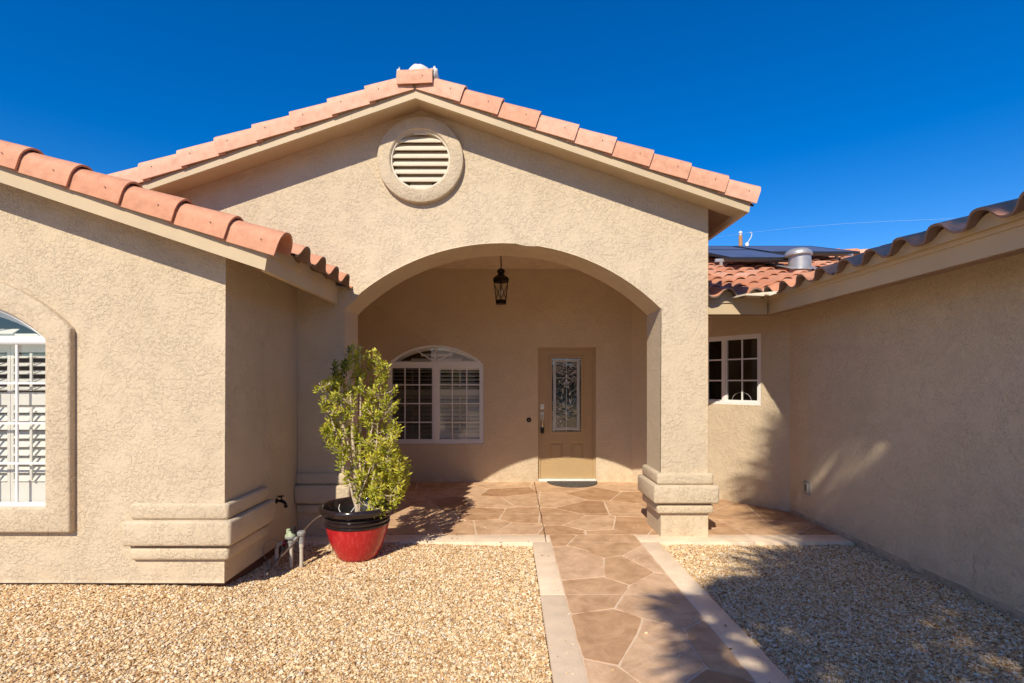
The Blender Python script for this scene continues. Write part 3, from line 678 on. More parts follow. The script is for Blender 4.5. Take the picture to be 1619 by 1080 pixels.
for k in range(11):
    rake_tile(tl, pend - d * (0.374 * k + 0.43 + rnd.uniform(-.006, .006)), d, nr, Vector((0, -1, 0)), L=.43, tone=rnd.uniform(.1, .55), Rr=.110, leg=.085, taper=.80)
tl.build('rake_tiles', M['tile'], house, smooth=45)
cs = math.cos(math.atan(.333)); sn = math.sin(math.atan(.333))
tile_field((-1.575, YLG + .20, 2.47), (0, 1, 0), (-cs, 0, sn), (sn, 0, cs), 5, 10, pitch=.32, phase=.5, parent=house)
bird_stop((XLE + .012, YLG + .05, 0), (0, 1, 0), 2.485, (1, 0, 0), YF - YLG - .06, 2.49, .32, .5 + .15 / .32, .065, parent=house)
MB().prism([(XLE - .0 + .014, 2.468), (XLE + .10, 2.452), (XLE + .10, 2.456), (XLE + .014, 2.474)], 'y', YF - .12, YF - .002).build('flashing', M['galv'], house)
# right wing roof and the back roof above the angled wall
XF, YFf, ZF = 2.88, 5.66, 2.285
fprof = lambda s: None
MB().prism([(XF - .0, ZF), (XF + .10, ZF), (XF + .10, 2.47), (XF - .014, 2.47), (XF - .014, 2.41), (XF, 2.41)], 'y', -4.0, YFf + .1).box(XF - .049, XF - .0145, -3.2, YFf - .05, 2.440, 2.4515).build('fascia', M['trim'], house)
MB().prism([(YFf, ZF), (YFf + .10, ZF), (YFf + .10, 2.47), (YFf - .014, 2.47), (YFf - .014, 2.41), (YFf, 2.41)], 'x', 1.99, XF - .0145).build('fascia', M['trim'], house)
MB().prism([(XF + .015, ZF - .007), (XF + .095, ZF - .007), (XF + .095, ZF - .001), (XF + .015, ZF - .001)], 'y', -4, YFf + .09).build('fascia_underside', M['soffit'], house)
MB().prism([(YFf + .015, ZF - .007), (YFf + .095, ZF - .007), (YFf + .095, ZF - .001), (YFf + .015, ZF - .001)], 'x', 1.99, XF + .014).build('fascia_underside', M['soffit'], house)
# decks (sloping soffits)
MB().prism([(XF + .101, 2.39), (6.2, 2.39 + .333 * 3.22), (6.2, 2.49 + .333 * 3.22), (XF + .101, 2.49)], 'y', -4, 12).build('roof_deck', M['soffit'], house)
MB().prism([(YFf + .101, 2.39), (10.45, 2.39 + .333 * 4.69), (10.45, 2.48 + .333 * 4.69), (YFf + .101, 2.48)], 'x', 1.99, 9).build('roof_deck', M['soffit'], house)
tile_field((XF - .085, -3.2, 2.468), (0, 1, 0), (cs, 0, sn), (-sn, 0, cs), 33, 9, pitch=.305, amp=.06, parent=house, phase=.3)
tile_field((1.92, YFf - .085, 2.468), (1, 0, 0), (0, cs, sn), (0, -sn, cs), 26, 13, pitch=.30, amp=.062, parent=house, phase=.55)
bird_stop((XF - .050, -3.2, 0), (0, 1, 0), 2.480, (-1, 0, 0), 8.8, 2.452, .305, .3, .052, parent=house)
bird_stop((1.99, YFf - .014, 0), (1, 0, 0), 2.485, (0, -1, 0), XF - 1.99 - .02, 2.47, .30, .55 - .07 / .30, .066, parent=house)
rt = MB()
for k in range(18): rake_tile(rt, (2.2 + .372 * k, 10.42, 4.16), Vector((1, 0, 0)), Vector((0, 0, 1)), Vector((0, -1, 0)), leg=.02, tone=rnd.random(), screw=False)
rt.build('ridge_tiles', M['tile'], house, smooth=45)
# valley flashing lip
fl = MB(); zz = 2.462
pl = [(2.44, YFf - .015, zz + .004), (2.52, 5.43, zz + .008), (2.66, 5.32, zz - .018), (2.685, 5.335, zz + .0), (2.71, 5.30, zz - .018), (2.80, 5.27, zz + .012), (XF - .015, 5.20, zz + .022), (XF - .015, YFf - .015, zz - .004)]
nn_ = len(pl); vs = [p for p in pl] + [(p[0], p[1], p[2] + .003) for p in pl]
fl.add(vs, [tuple(range(nn_)), tuple(range(2 * nn_ - 1, nn_ - 1, -1))] + [(i, (i + 1) % nn_, (i + 1) % nn_ + nn_, i + nn_) for i in range(nn_)])
for i in range(6):
    a_, b_ = Vector(pl[i]), Vector(pl[i + 1]); fl.add([a_ + Vector((0, -.001, -.014)), b_ + Vector((0, -.001, -.014)), b_ + Vector((0, -.001, .004)), a_ + Vector((0, -.001, .004))], [(0, 1, 2, 3)])
fl.build('valley_flashing', M['vent'], house)
# cylindrical metal roof vent
rv = MB(); RVX, RVY = 4.30, 7.55; RZ = 2.52 + .333 * (RVY - 5.58)
rv.lathe([(.155, -.12), (.150, .20), (.150, .225)], (RVX, RVY, RZ), 32)
rv.lathe([(.175, .215), (.185, .225), (.185, .25), (.17, .28), (.12, .315), (.02, .325)], (RVX - .02, RVY, RZ), 32)
rv.prism([(RVX - .24, RVY - .2), (RVX + .22, RVY - .2), (RVX + .22, RVY + .2), (RVX - .24, RVY + .2)], 'z', 0, .006, T=lambda x, y, z: (x, y, RZ + .055 + (y - RVY) * .333 + z))
rv.build('roof_vent', M['galv'], house, smooth=40)
# enclose the rest of the house so that light does not leak in
MB().box(-8.6, -8.45, YL + .16, 12, -.1, 2.7).box(-8.6, 9, 12, 12.15, -.1, 2.6).build('rear_wall', M['stucco'], house)
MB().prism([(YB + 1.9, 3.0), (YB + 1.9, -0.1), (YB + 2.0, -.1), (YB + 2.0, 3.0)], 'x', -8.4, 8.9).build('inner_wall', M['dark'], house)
MB().box(3.5, 9.0, -4.0, -3.85, -.1, 2.5).build('front_end_wall', M['stucco'], house)

# ================================================================== THINGS ON AND AROUND THE HOUSE
# solar panels
def solar(x0, x1, y0, y1, lab):
    e = empty('solar_panel', (x0, y0, 2.52 + .333 * (y0 - 5.58)), lab, 'solar panel', 'solar panels on the tiled roof')
    rz = lambda y, o: .333 * (y) + .15 + o
    W, D = x1 - x0, y1 - y0
    p = MB(); p.prism([(0.03, rz(.03, .006)), (D - .03, rz(D - .03, .006)), (D - .03, rz(D - .03, .036)), (0.03, rz(.03, .036))], 'x', .03, W - .03).build('cell_sheet', M['panel'], e)
    f = MB()
    f.prism([(0, rz(0, 0)), (.03, rz(.03, 0)), (.03, rz(.03, .041)), (0, rz(0, .041))], 'x', 0, W)
    f.prism([(D - .03, rz(D - .03, 0)), (D, rz(D, 0)), (D, rz(D, .041)), (D - .03, rz(D - .03, .041))], 'x', 0, W)
    for xx in (0, W - .03): f.prism([(.03, rz(.03, 0)), (D - .03, rz(D - .03, 0)), (D - .03, rz(D - .03, .041)), (.03, rz(.03, .041))], 'x', xx, xx + .03)
    f.build('frame', M['black'], e)
    for yy in (.25, D - .3):
        r_ = MB().box(-.12, W + .05, yy, yy + .04, rz(yy, -.05), rz(yy, -.004))
        for xx in (.0, W - .2): r_.box(xx - .05, xx - .01, yy, yy + .04, rz(yy, -.17), rz(yy, -.049))
        r_.build('rail', M['galv'], e)
    return e
solar(3.335, 4.40, 7.68, 9.24, 'dark solar panel lowest on the roof, beside the round metal vent')
solar(4.50, 6.05, 8.80, 10.25, 'dark solar panel behind and right of the round metal vent')
solar(3.36, 4.44, 9.27, 10.25, 'dark solar panel just above the lowest one, below the pole')
solar(2.24, 3.33, 9.27, 10.25, 'dark solar panel nearest the gable eave, at the roof ridge')
# lantern
LX, LY = -0.09, 6.7
e = empty('porch_lantern', (LX, LY, 2.555), 'dark bronze hanging lantern with crossed wires, hung from the porch ceiling', 'lantern')
def hexl(prof, n=6): return MB().lathe(prof, (0, 0, 0), n, ang=R(30))
hexl([(.072, 0), (.078, .008), (.078, .045), (.072, .055)]).build('base', M['bronze'], e)
hexl([(.098, .285), (.118, .300), (.118, .325), (.10, .345), (.055, .375)]).build('cap', M['bronze'], e)
MB().lathe([(.048, .372), (.05, .385), (.038, .40), (.05, .415), (.052, .44), (.035, .458), (.015, .468)], n=20).build('finial', M['bronze'], e, smooth=40)
MB().tube([(0, 0, .46), (0.002, 0, .52), (-.002, 0, .6), (0, 0, .725)], .008, 8).build('chain', M['bronze'], e)
cg = MB()
for k in range(6):
    a = R(30 + 60 * k); a2 = R(90 + 60 * k); P = lambda an, t_: Vector((math.cos(an), math.sin(an), 0)) * (.075 + .027 * t_) + Vector((0, 0, .05 + .24 * t_))
    cg.tube([P(a, 0), P(a, 1)], .006, 5); cg.tube([P(a, .05), P(a2, .85)], .0028, 4); cg.tube([P(a2, .05), P(a, .85)], .0028, 4)
cg.build('cage', M['bronze'], e)
hexl([(.066, .05), (.09, .285)]).build('shade', M['glass'], e)
MB().lathe([(.010, .06), (.010, .12), (.024, .15), (.022, .18), (.006, .205)], n=14).build('bulb', M['vinyl'], e, smooth=60)
# door mat (half round)
mp = [(0.985 + .385 * math.cos(math.pi + math.pi * k / 24), YB - .014 + .44 * math.sin(math.pi + math.pi * k / 24)) for k in range(25)]
def mat_mat():
    m, t, b = new_mat('mat_rubber'); tc = N(t, 'ShaderNodeTexCoord'); v = N(t, 'ShaderNodeTexVoronoi', Scale=38.0); v.feature = 'DISTANCE_TO_EDGE'
    t.links.new(tc.outputs['Object'], v.inputs['Vector']); r_ = ramp(t, [(0.02, (0.16, .14, .125)), (0.12, (.045, .038, .033))]); t.links.new(v.outputs['Distance'], r_.inputs[0]); t.links.new(r_.outputs[0], b.inputs['Base Color'])
    bp = N(t, 'ShaderNodeBump', Strength=1.0, Distance=.004); bp.invert = True; t.links.new(v.outputs['Distance'], bp.inputs['Height']); t.links.new(bp.outputs[0], b.inputs['Normal']); b.inputs['Roughness'].default_value = .9
    return m
tag(MB().prism(mp, 'z', .0045, .016).build('doormat', mat_mat()), 'dark grey half round doormat on the paving before the front door', 'doormat')
# lockbox hanging on handle
e = empty('lockbox', (hx, yd - .052, .745), 'small black key lockbox hanging from the front door handle', 'lockbox')
MB().box(-.027, .027, -.022, .018, 0, .088).build('body', M['black'], e, smooth=40, bev=True, bw=.006)
MB().tube([(-.016, 0, .085), (-.016, 0, .11), (-.008, 0, .125), (.008, 0, .125), (.016, 0, .11), (.016, 0, .085)], .004, 6).build('shackle', M['nickel'], e)
MB().box(-.018, .018, -.0245, -.0215, .02, .06).build('keypad', M['bronze'], e)
# doorbell
e = empty('doorbell', (0.325, YB, .955), 'small round dark doorbell on the porch wall left of the front door', 'doorbell')
MB().lathe([(.036, 0), (.036, .006), (.030, .012), (.022, .013), (.020, .009)], n=24, T=lambda x, y, z: (x, -z, y)).build('plate', M['bronze'], e, smooth=30)
MB().lathe([(.012, .008), (.012, .014), (.009, .017)], n=16, T=lambda x, y, z: (x, -z, y)).build('button', M['soffit'], e, smooth=30)
# outlet cover on the right wall
e = empty('outlet_cover', (3.33, 5.69, .36), 'small grey outlet cover low on the shaded right wall', 'outlet')
MB().box(-.012, 0, -.062, .062, -.07, .075).build('backplate', M['grey'], e, smooth=40, bev=True, bw=.004, bseg=2)
MB().box(-.030, -.0125, -.042, .046, -.055, .062).build('lid', M['grey'], e, smooth=40, bev=True, bw=.006)
MB().box(-.0325, -.0302, -.022, .004, -.03, .04).build('slot', M['black'], e)
# hose faucet on wing side wall
e = empty('hose_faucet', (X0, 4.62, .463), 'dark hose faucet on the shaded side wall above the stucco bands', 'faucet')
MB().lathe([(.035, 0), (.035, .006), (.014, .012), (.014, .05)], n=16, T=lambda x, y, z: (z, x, y)).build('flange', M['bronze'], e)
MB().tube([(.045, 0, 0), (.075, 0, -.002), (.10, 0, -.02), (.118, 0, -.05)], [.019, .021, .019, .017], 12).build('spout', M['bronze'], e, smooth=50)
MB().lathe([(.022, -.05 + .0), (.022, -.025)], (.118, 0, -.03), 12).build('thread', M['bronze'], e)
MB().tube([(.07, 0, .01), (.055, 0, .055)], .008, 8).build('stem', M['bronze'], e)
hd = MB(); hd.lathe([(.008, 0), (.008, .012)], (.054, 0, .052), 8)
hd.tube([(.054 + .034 * math.cos(2 * math.pi * k / 12), .034 * math.sin(2 * math.pi * k / 12), .058) for k in range(13)], .006, 6); hd.tube([(.02, 0, .058), (.088, 0, .058)], .005, 6); hd.tube([(.054, -.034, .058), (.054, .034, .058)], .005, 6)
hd.build('handle', M['bronze'], e, smooth=50)
e.scale = (.72, .72, .72)
# irrigation valves
e = empty('irrigation_valves', (-1.80, 4.36, -.01), 'pair of irrigation valves on white pipes in the gravel left of the pot', 'valve')
for (x, y) in ((-.045, 0), (.047, -.01)):
    MB().tube([(x, y, -.03), (x, y, .155)], .0155, 14).build('riser_pipe', M['pvc'], e, smooth=40)
    MB().tube([(x, y, .145), (x, y, .185)], .021, 12).build('coupling', M['pvc'] if x > 0 else M['valvegrey'], e, smooth=40)
b_ = MB(); b_.tube([(-.045, 0, .18), (-.045, 0, .225)], .026, 12); b_.tube([(-.045, 0, .21), (.047, -.01, .21)], .021, 12); b_.lathe([(.044, .218), (.047, .228), (.044, .238)], (-.05, 0, 0), 20)
b_.build('lower_body', M['valvegrey'], e, smooth=40)
b_ = MB(); b_.lathe([(.044, .238), (.040, .250), (.022, .262), (.016, .278)], (-.05, 0, 0), 20); b_.lathe([(.018, .25), (.018, .292), (.012, .296)], (-.068, .0, 0), 12); b_.build('bonnet', M['valve'], e, smooth=40)
MB().lathe([(.019, .262), (.019, .312), (.013, .318)], (-.026, 0, 0), 16).build('solenoid', M['black'], e, smooth=40)
b_ = MB(); b_.tube([(.047, -.01, .18), (.047, -.01, .245)], .026, 12); b_.lathe([(.033, .245), (.036, .255), (.036, .272), (.028, .28)], (.047, -.01, 0), 16); b_.build('filter_body', M['valvegrey'], e, smooth=40)
wr = MB()
for k in range(3): wr.tube([(-.026, 0, .31), (-.07 - .01 * k, .03, .27 - .03 * k), (-.13, .04, .16 - .03 * k), (-.18, .06 + .01 * k, .06), (-.19, .09, .0)], .0032, 5)
wr.build('wires', M['black'], e, smooth=50)
e = empty('elbow_pipe', (-1.985, 4.40, -.01), 'bent pale pipe stub beside the left wall, behind the valves', 'pipe')
MB().tube([(0, 0, -.03), (0, 0, .11), (.006, .002, .14), (.025, .006, .158), (.055, .012, .16)], .016, 12).build('pipe', M['pvc'], e, smooth=50)
MB().tube([(.05, .011, .16), (.075, .016, .16)], .022, 12).build('red_cap', M['red_glaze'], e, smooth=40)
tg = MB().tube([(-.05 - .085 * math.cos(t_ * .42), -.01, .10 + .10 * math.sin(t_ * .42)) for t_ in range(-2, 12)], .003, 5)
tag(tg.build('wire_loop', M['valvegrey'], loc=(-1.95, 4.37, 0)), 'thin grey loop of wire round the bent pipe stub', 'wire')
# drip tubing from pot to gravel
tb = MB(); pth = [(-1.60, 4.50, .37), (-1.66, 4.48, .352), (-1.715, 4.42, .30), (-1.77, 4.32, .22), (-1.83, 4.24, .135), (-1.90, 4.15, .055), (-1.935, 4.10, -.02)]
sp = []
for i in range(len(pth) - 1):
    for k in range(6):
        t_ = k / 6; P0, P1, P2, P3 = (Vector(pth[max(0, min(len(pth) - 1, i + q))]) for q in (-1, 0, 1, 2))
        sp.append(.5 * ((2 * P1) + (P2 - P0) * t_ + (2 * P0 - 5 * P1 + 4 * P2 - P3) * t_ ** 2 + (3 * P1 - P0 - 3 * P2 + P3) * t_ ** 3))
tag(tb.tube(sp, .0085, 8).build('drip_tube', M['tubing'], smooth=60), 'brown drip irrigation tube rising from the gravel to the pot rim', 'tube')

# pot
PXC, PYC = -1.335, 4.555
e = empty('plant_pot', (PXC, PYC, -.01), 'large glazed pot, red below and black ribbed rim above', 'pot')
Z = .01
MB().lathe([(.16, 0), (.168, .006), (.185, .03), (.222, .11), (.250, .19), (.268, .265), (.272, .292), (.255, .30)], n=64).build('body', M['red_glaze'], e, smooth=50)
MB().lathe([(.262, .292), (.279, .296), (.281, .306), (.270, .313), (.274, .322), (.281, .330), (.280, .340), (.270, .346), (.274, .354), (.282, .362), (.281, .372), (.272, .378), (.285, .392), (.298, .402), (.318, .408), (.324, .418), (.325, .448), (.320, .460), (.308, .466), (.296, .462), (.288, .448), (.282, .42), (.272, .40), (.262, .36), (.25, .30)], n=64).build('rim', M['potblack'], e, smooth=50)
inn = MB().lathe([(.246, .29), (.258, .36), (.262, .395), (.258, .40), (.252, .385), (.24, .30), (.05, .295)], n=48).build('inner_pot', M['black'], e, smooth=50)
sm = MB(); vs = [(0, 0, .335)]; fs = []
for i in range(1, 9):
    for k in range(40):
        a = 2 * math.pi * k / 40; rr_ = .25 * i / 8; vs.append((rr_ * math.cos(a), rr_ * math.sin(a), .325 + .012 * noise.noise(Vector((rr_ * math.cos(a) * 9, rr_ * math.sin(a) * 9, 1)))))
for k in range(40): fs.append((0, 1 + k, 1 + (k + 1) % 40))
for i in range(7):
    for k in range(40): fs.append((1 + i * 40 + k, 1 + (i + 1) * 40 + k, 1 + (i + 1) * 40 + (k + 1) % 40, 1 + i * 40 + (k + 1) % 40))
sm.add(vs, fs).build('soil', M['soil'], e, smooth=60)
# ficus shrub in the pot
SC = F / PYC
ficus = empty('ficus_shrub', (PXC, PYC, .31), 'upright ficus shrub with yellow green leaves growing in the red pot', 'shrub')
prof_ = [(60, 205, 275), (90, 190, 320), (120, 165, 350), (150, 120, 375), (200, 130, 398), (240, 70, 412), (270, 52, 420), (300, 66, 422), (330, 72, 425), (370, 110, 412), (400, 112, 408), (425, 105, 455), (450, 76, 458), (475, 82, 430), (520, 130, 422), (560, 155, 440), (600, 165, 468), (640, 180, 476), (700, 222, 466), (740, 240, 455), (770, 262, 440), (800, 300, 400), (820, 325, 370)]
def interval(y):
    for (a_, b_) in zip(prof_, prof_[1:]):
        if a_[0] <= y <= b_[0]:
            t_ = (y - a_[0]) / (b_[0] - a_[0]); return a_[1] + (b_[1] - a_[1]) * t_, a_[2] + (b_[2] - a_[2]) * t_
    return 200, 300
def zl(xz, yz):      # outline units -> local metres on the shrub's own plane
    px = 480 + xz / 2.842; py = 520 + yz / 2.842
    return (px - CX) / SC - PXC, CAMZ - (py - HY) / SC - .31
stems = MB(); leaves = MB(); nodes = []
base = []
trunk_specs = [((0.0, 0, 0), (-.035, .0, .55), (-.05, .02, 1.0), (-.10, .0, 1.50), .022), ((.012, .01, 0), (.02, .03, .5), (.0, .05, .95), (.02, .02, 1.54), .017), ((.09, -.01, 0), (.13, -.04, .35), (.20, -.05, .7), (.20, -.02, 1.2), .011),
               ((-.01, .0, .1), (-.10, -.02, .45), (-.19, -.04, .85), (-.33, -.03, 1.22), .012), ((.005, 0, .06), (.06, -.06, .35), (.16, -.11, .55), (.26, -.12, .72), .010), ((-.005, .01, .25), (-.09, .05, .6), (-.16, .06, 1.0), (-.24, .05, 1.44), .010), ((.01, .01, .3), (.09, .06, .65), (.16, .09, 1.0), (.14, .05, 1.42), .010), ((.07, .01, 0), (.10, .06, .3), (.20, .1, .5), (.3, .1, .62), .008)]
def bez(P, t_):
    a_, b_, c_, d_ = map(Vector, P); return a_ * (1 - t_) ** 3 + b_ * 3 * t_ * (1 - t_) ** 2 + c_ * 3 * t_ * t_ * (1 - t_) + d_ * t_ ** 3
for sp_ in trunk_specs:
    pts = [bez(sp_[:4], i / 16) + Vector((rnd.uniform(-1, 1), rnd.uniform(-1, 1), 0)) * .006 * (i > 0) for i in range(17)]
    stems.tube(pts, [sp_[4] * (1 - .72 * i / 16) for i in range(17)], 8)
    nodes += [(p, sp_[4] * (1 - .7 * i / 16)) for i, p in enumerate(pts) if i > 3]
def leaf(c, d, up, L, W, tone):
    d = d.normalized(); s_ = d.cross(up)
    if s_.length < 1e-3: s_ = Vector((1, 0, 0))
    s_.normalize(); n_ = s_.cross(d); fold = W * .22; droop = L * rnd.uniform(-.02, .16)
    leaves.add([c, c + d * L * .3 + s_ * W * .42 + n_ * fold, c + d * L * .68 + s_ * W * .38 + n_ * (fold - droop * .5), c + d * L - n_ * droop, c + d * L * .68 - s_ * W * .38 + n_ * (fold - droop * .5), c + d * L * .3 - s_ * W * .42 + n_ * fold, c + d * L * .35, c + d * L * .7 - n_ * droop * .45],
               [(0, 6, 1), (1, 6, 7, 2), (2, 7, 3), (0, 5, 6), (5, 4, 7, 6), (4, 3, 7)], tone)
ntw = 0
while ntw < 560:
    y = rnd.uniform(62, 815); x0_, x1_ = interval(y)
    if rnd.random() > (x1_ - x0_) / 370 * (1.0 if y > 480 else .86): continue
    x = rnd.uniform(x0_, x1_); lx, lz = zl(x, y)
    # sparse pocket left of the stems and around the trunk low down
    if y > 500 and x < 255 and rnd.random() < .45: continue
    if 210 < y < 600 and 195 < x < 275 and rnd.random() < .45: continue
    if y < 470 and x > 300 and rnd.random() < .3: continue
    hwid = (x1_ - x0_) / 2 / 2.842 / SC; ly = rnd.uniform(-.85, .85) * min(hwid, .20)
    if x > 300 and y > 480: ly = rnd.uniform(-.22, .12)
    tip = Vector((lx, ly, lz)); ntw += 1
    cand = [nd for nd in nodes if nd[0].z < tip.z - .03]
    if not cand: cand = nodes
    nd = min(cand, key=lambda q: (q[0] - tip).length + .25 * abs((tip.z - q[0].z) - .12)); p0 = nd[0]
    mid = (p0 + tip) / 2 + Vector((rnd.uniform(-1, 1), rnd.uniform(-1, 1), -.5)) * .02
    stems.tube([p0, mid, tip], [min(.005, nd[1] * .6), .0028, .0014], 5)
    if (tip - p0).length > .08 and len(nodes) < 260: nodes.append((mid, .004))
    td = (tip - mid).normalized() * .6 + Vector((0, 0, .5)); td.normalize()
    nl = rnd.randint(6, 10); vig = rnd.random()
    right_low = (x > 280 and y > 450)
    for k in range(nl):
        s_ = k / nl; c = tip - td * (.075 * (1 - s_)); a = k * 2.4 + rnd.uniform(-.4, .4)
        sx_ = td.cross(Vector((.3, .8, .1))).normalized(); sy_ = td.cross(sx_)
        dd = (sx_ * math.cos(a) + sy_ * math.sin(a)) * (1.0 - .45 * s_) + td * (.35 + .7 * s_) + Vector((0, -.12, .1))
        dark = (y < 190 and x < 215)  # shaded upper-left sprig: the shade is put into the leaf tone
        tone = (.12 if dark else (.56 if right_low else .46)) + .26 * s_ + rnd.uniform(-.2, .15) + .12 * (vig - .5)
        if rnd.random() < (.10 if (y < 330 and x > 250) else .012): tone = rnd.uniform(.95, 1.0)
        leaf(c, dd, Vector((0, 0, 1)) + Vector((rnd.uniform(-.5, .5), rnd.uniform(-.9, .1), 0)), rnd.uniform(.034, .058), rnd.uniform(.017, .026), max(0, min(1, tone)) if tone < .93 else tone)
stems.build('stems', M['bark'], ficus, smooth=60)
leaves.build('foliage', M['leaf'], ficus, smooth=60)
MB().tube([(-.02, -.02, .12), (-.07, -.05, .05), (-.13, -.03, .045), (-.17, .0, .10), (-.17, .03, .13)], .003, 5).build('plant_tie', M['vinyl'], ficus)

# hoop standing inside the angled window
hp = MB(); cxh = (AX[0] + AX[1]) / 2 + .22
hp.tube([TA(cxh + .125 * math.cos(math.pi * k / 20), .058, AZ[0] + .055 + .10 * math.sin(math.pi * k / 20)) for k in range(21)], .0022, 6)
tag(hp.build('wire_hoop', M['vinyl'], smooth=60), 'thin white hoop standing inside the sill of the small grid window', 'hoop')

# utility pole, mast and cable far behind the roof
e = empty('utility_pole', (13.62, 30, 0), 'brown wooden utility pole rising behind the solar panels', 'pole')
MB().tube([(0, 0, 0), (0, 0, 10.15)], [.16, .105], 12).build('shaft', M['pole'], e, smooth=50)
MB().lathe([(.05, 10.15), (.05, 10.25), (.10, 10.28), (.10, 10.34), (.04, 10.4)], n=10).build('insulator', M['vinyl'], e)
e = empty('service_mast', (14.0, 30, 0), 'thin blue grey service mast with a curved top beside the utility pole', 'mast')
MB().tube([(0, 0, 0), (0, 0, 9.6)], .05, 8).build('post', M['galv'], e)
MB().tube([(0, 0, 9.6), (.05, 0, 9.75), (.22, 0, 10.0), (.29, 0, 10.2), (.26, 0, 10.32), (.16, 0, 10.33)], .028, 6).build('conduit', M['wire'], e)
MB().lathe([(.09, 9.5), (.11, 9.62), (.07, 9.72)], n=10).build('bracket', M['vinyl'], e)
cb = MB(); cpts = []
for (px, py, Y) in ((1100, 380, 38), (1171, 369.5, 30), (1250, 360.5, 27), (1330, 354, 25), (1400, 350, 23.5), (1500, 346, 22), (1640, 343, 20)):
    cpts.append(((px - CX) / F * Y, Y, CAMZ + (HY - py) / F * Y))
tag(cb.tube(cpts, .003, 5).build('power_cable', M['wire']), 'thin pale overhead cable crossing the blue sky above the right roof', 'cable')

# ================================================================== GROUND
def hgt(x, y):
    h_ = -.026 + .05 * max(0, min(1, (-1.4 - x) / 1.2)) * max(0, min(1, (4.6 - y) / .8)) + .020 * noise.noise(Vector((x * 1.3, y * 1.3, 0))) + .009 * noise.noise(Vector((x * 5, y * 5, 3)))
    # dip by the valves
    q = math.exp(-(((x + 1.93) / .16) ** 2 + ((y - 4.28) / .28) ** 2)); h_ -= .04 * q
    if y > 4.6: h_ = min(h_, -.012)
    return h_
def ground_grid(x0, x1, y0, y1, st, name, hf=hgt):
    nx, ny = int((x1 - x0) / st), int((y1 - y0) / st); vs = []; fs = []
    for j in range(ny + 1):
        for i in range(nx + 1):
            x, y = x0 + (x1 - x0) * i / nx, y0 + (y1 - y0) * j / ny; vs.append((x, y, hf(x, y)))
    for j in range(ny):
        for i in range(nx): a_ = j * (nx + 1) + i; fs.append((a_, a_ + 1, a_ + nx + 2, a_ + nx + 1))
    return MB().add(vs, fs)
st1 = MB().add([(-900, -900, -.13), (900, -900, -.13), (900, 900, -.13), (-900, 900, -.13)], [(0, 1, 2, 3)]).build('ground', M['soil_ground']); struct(st1)
gl = MB()
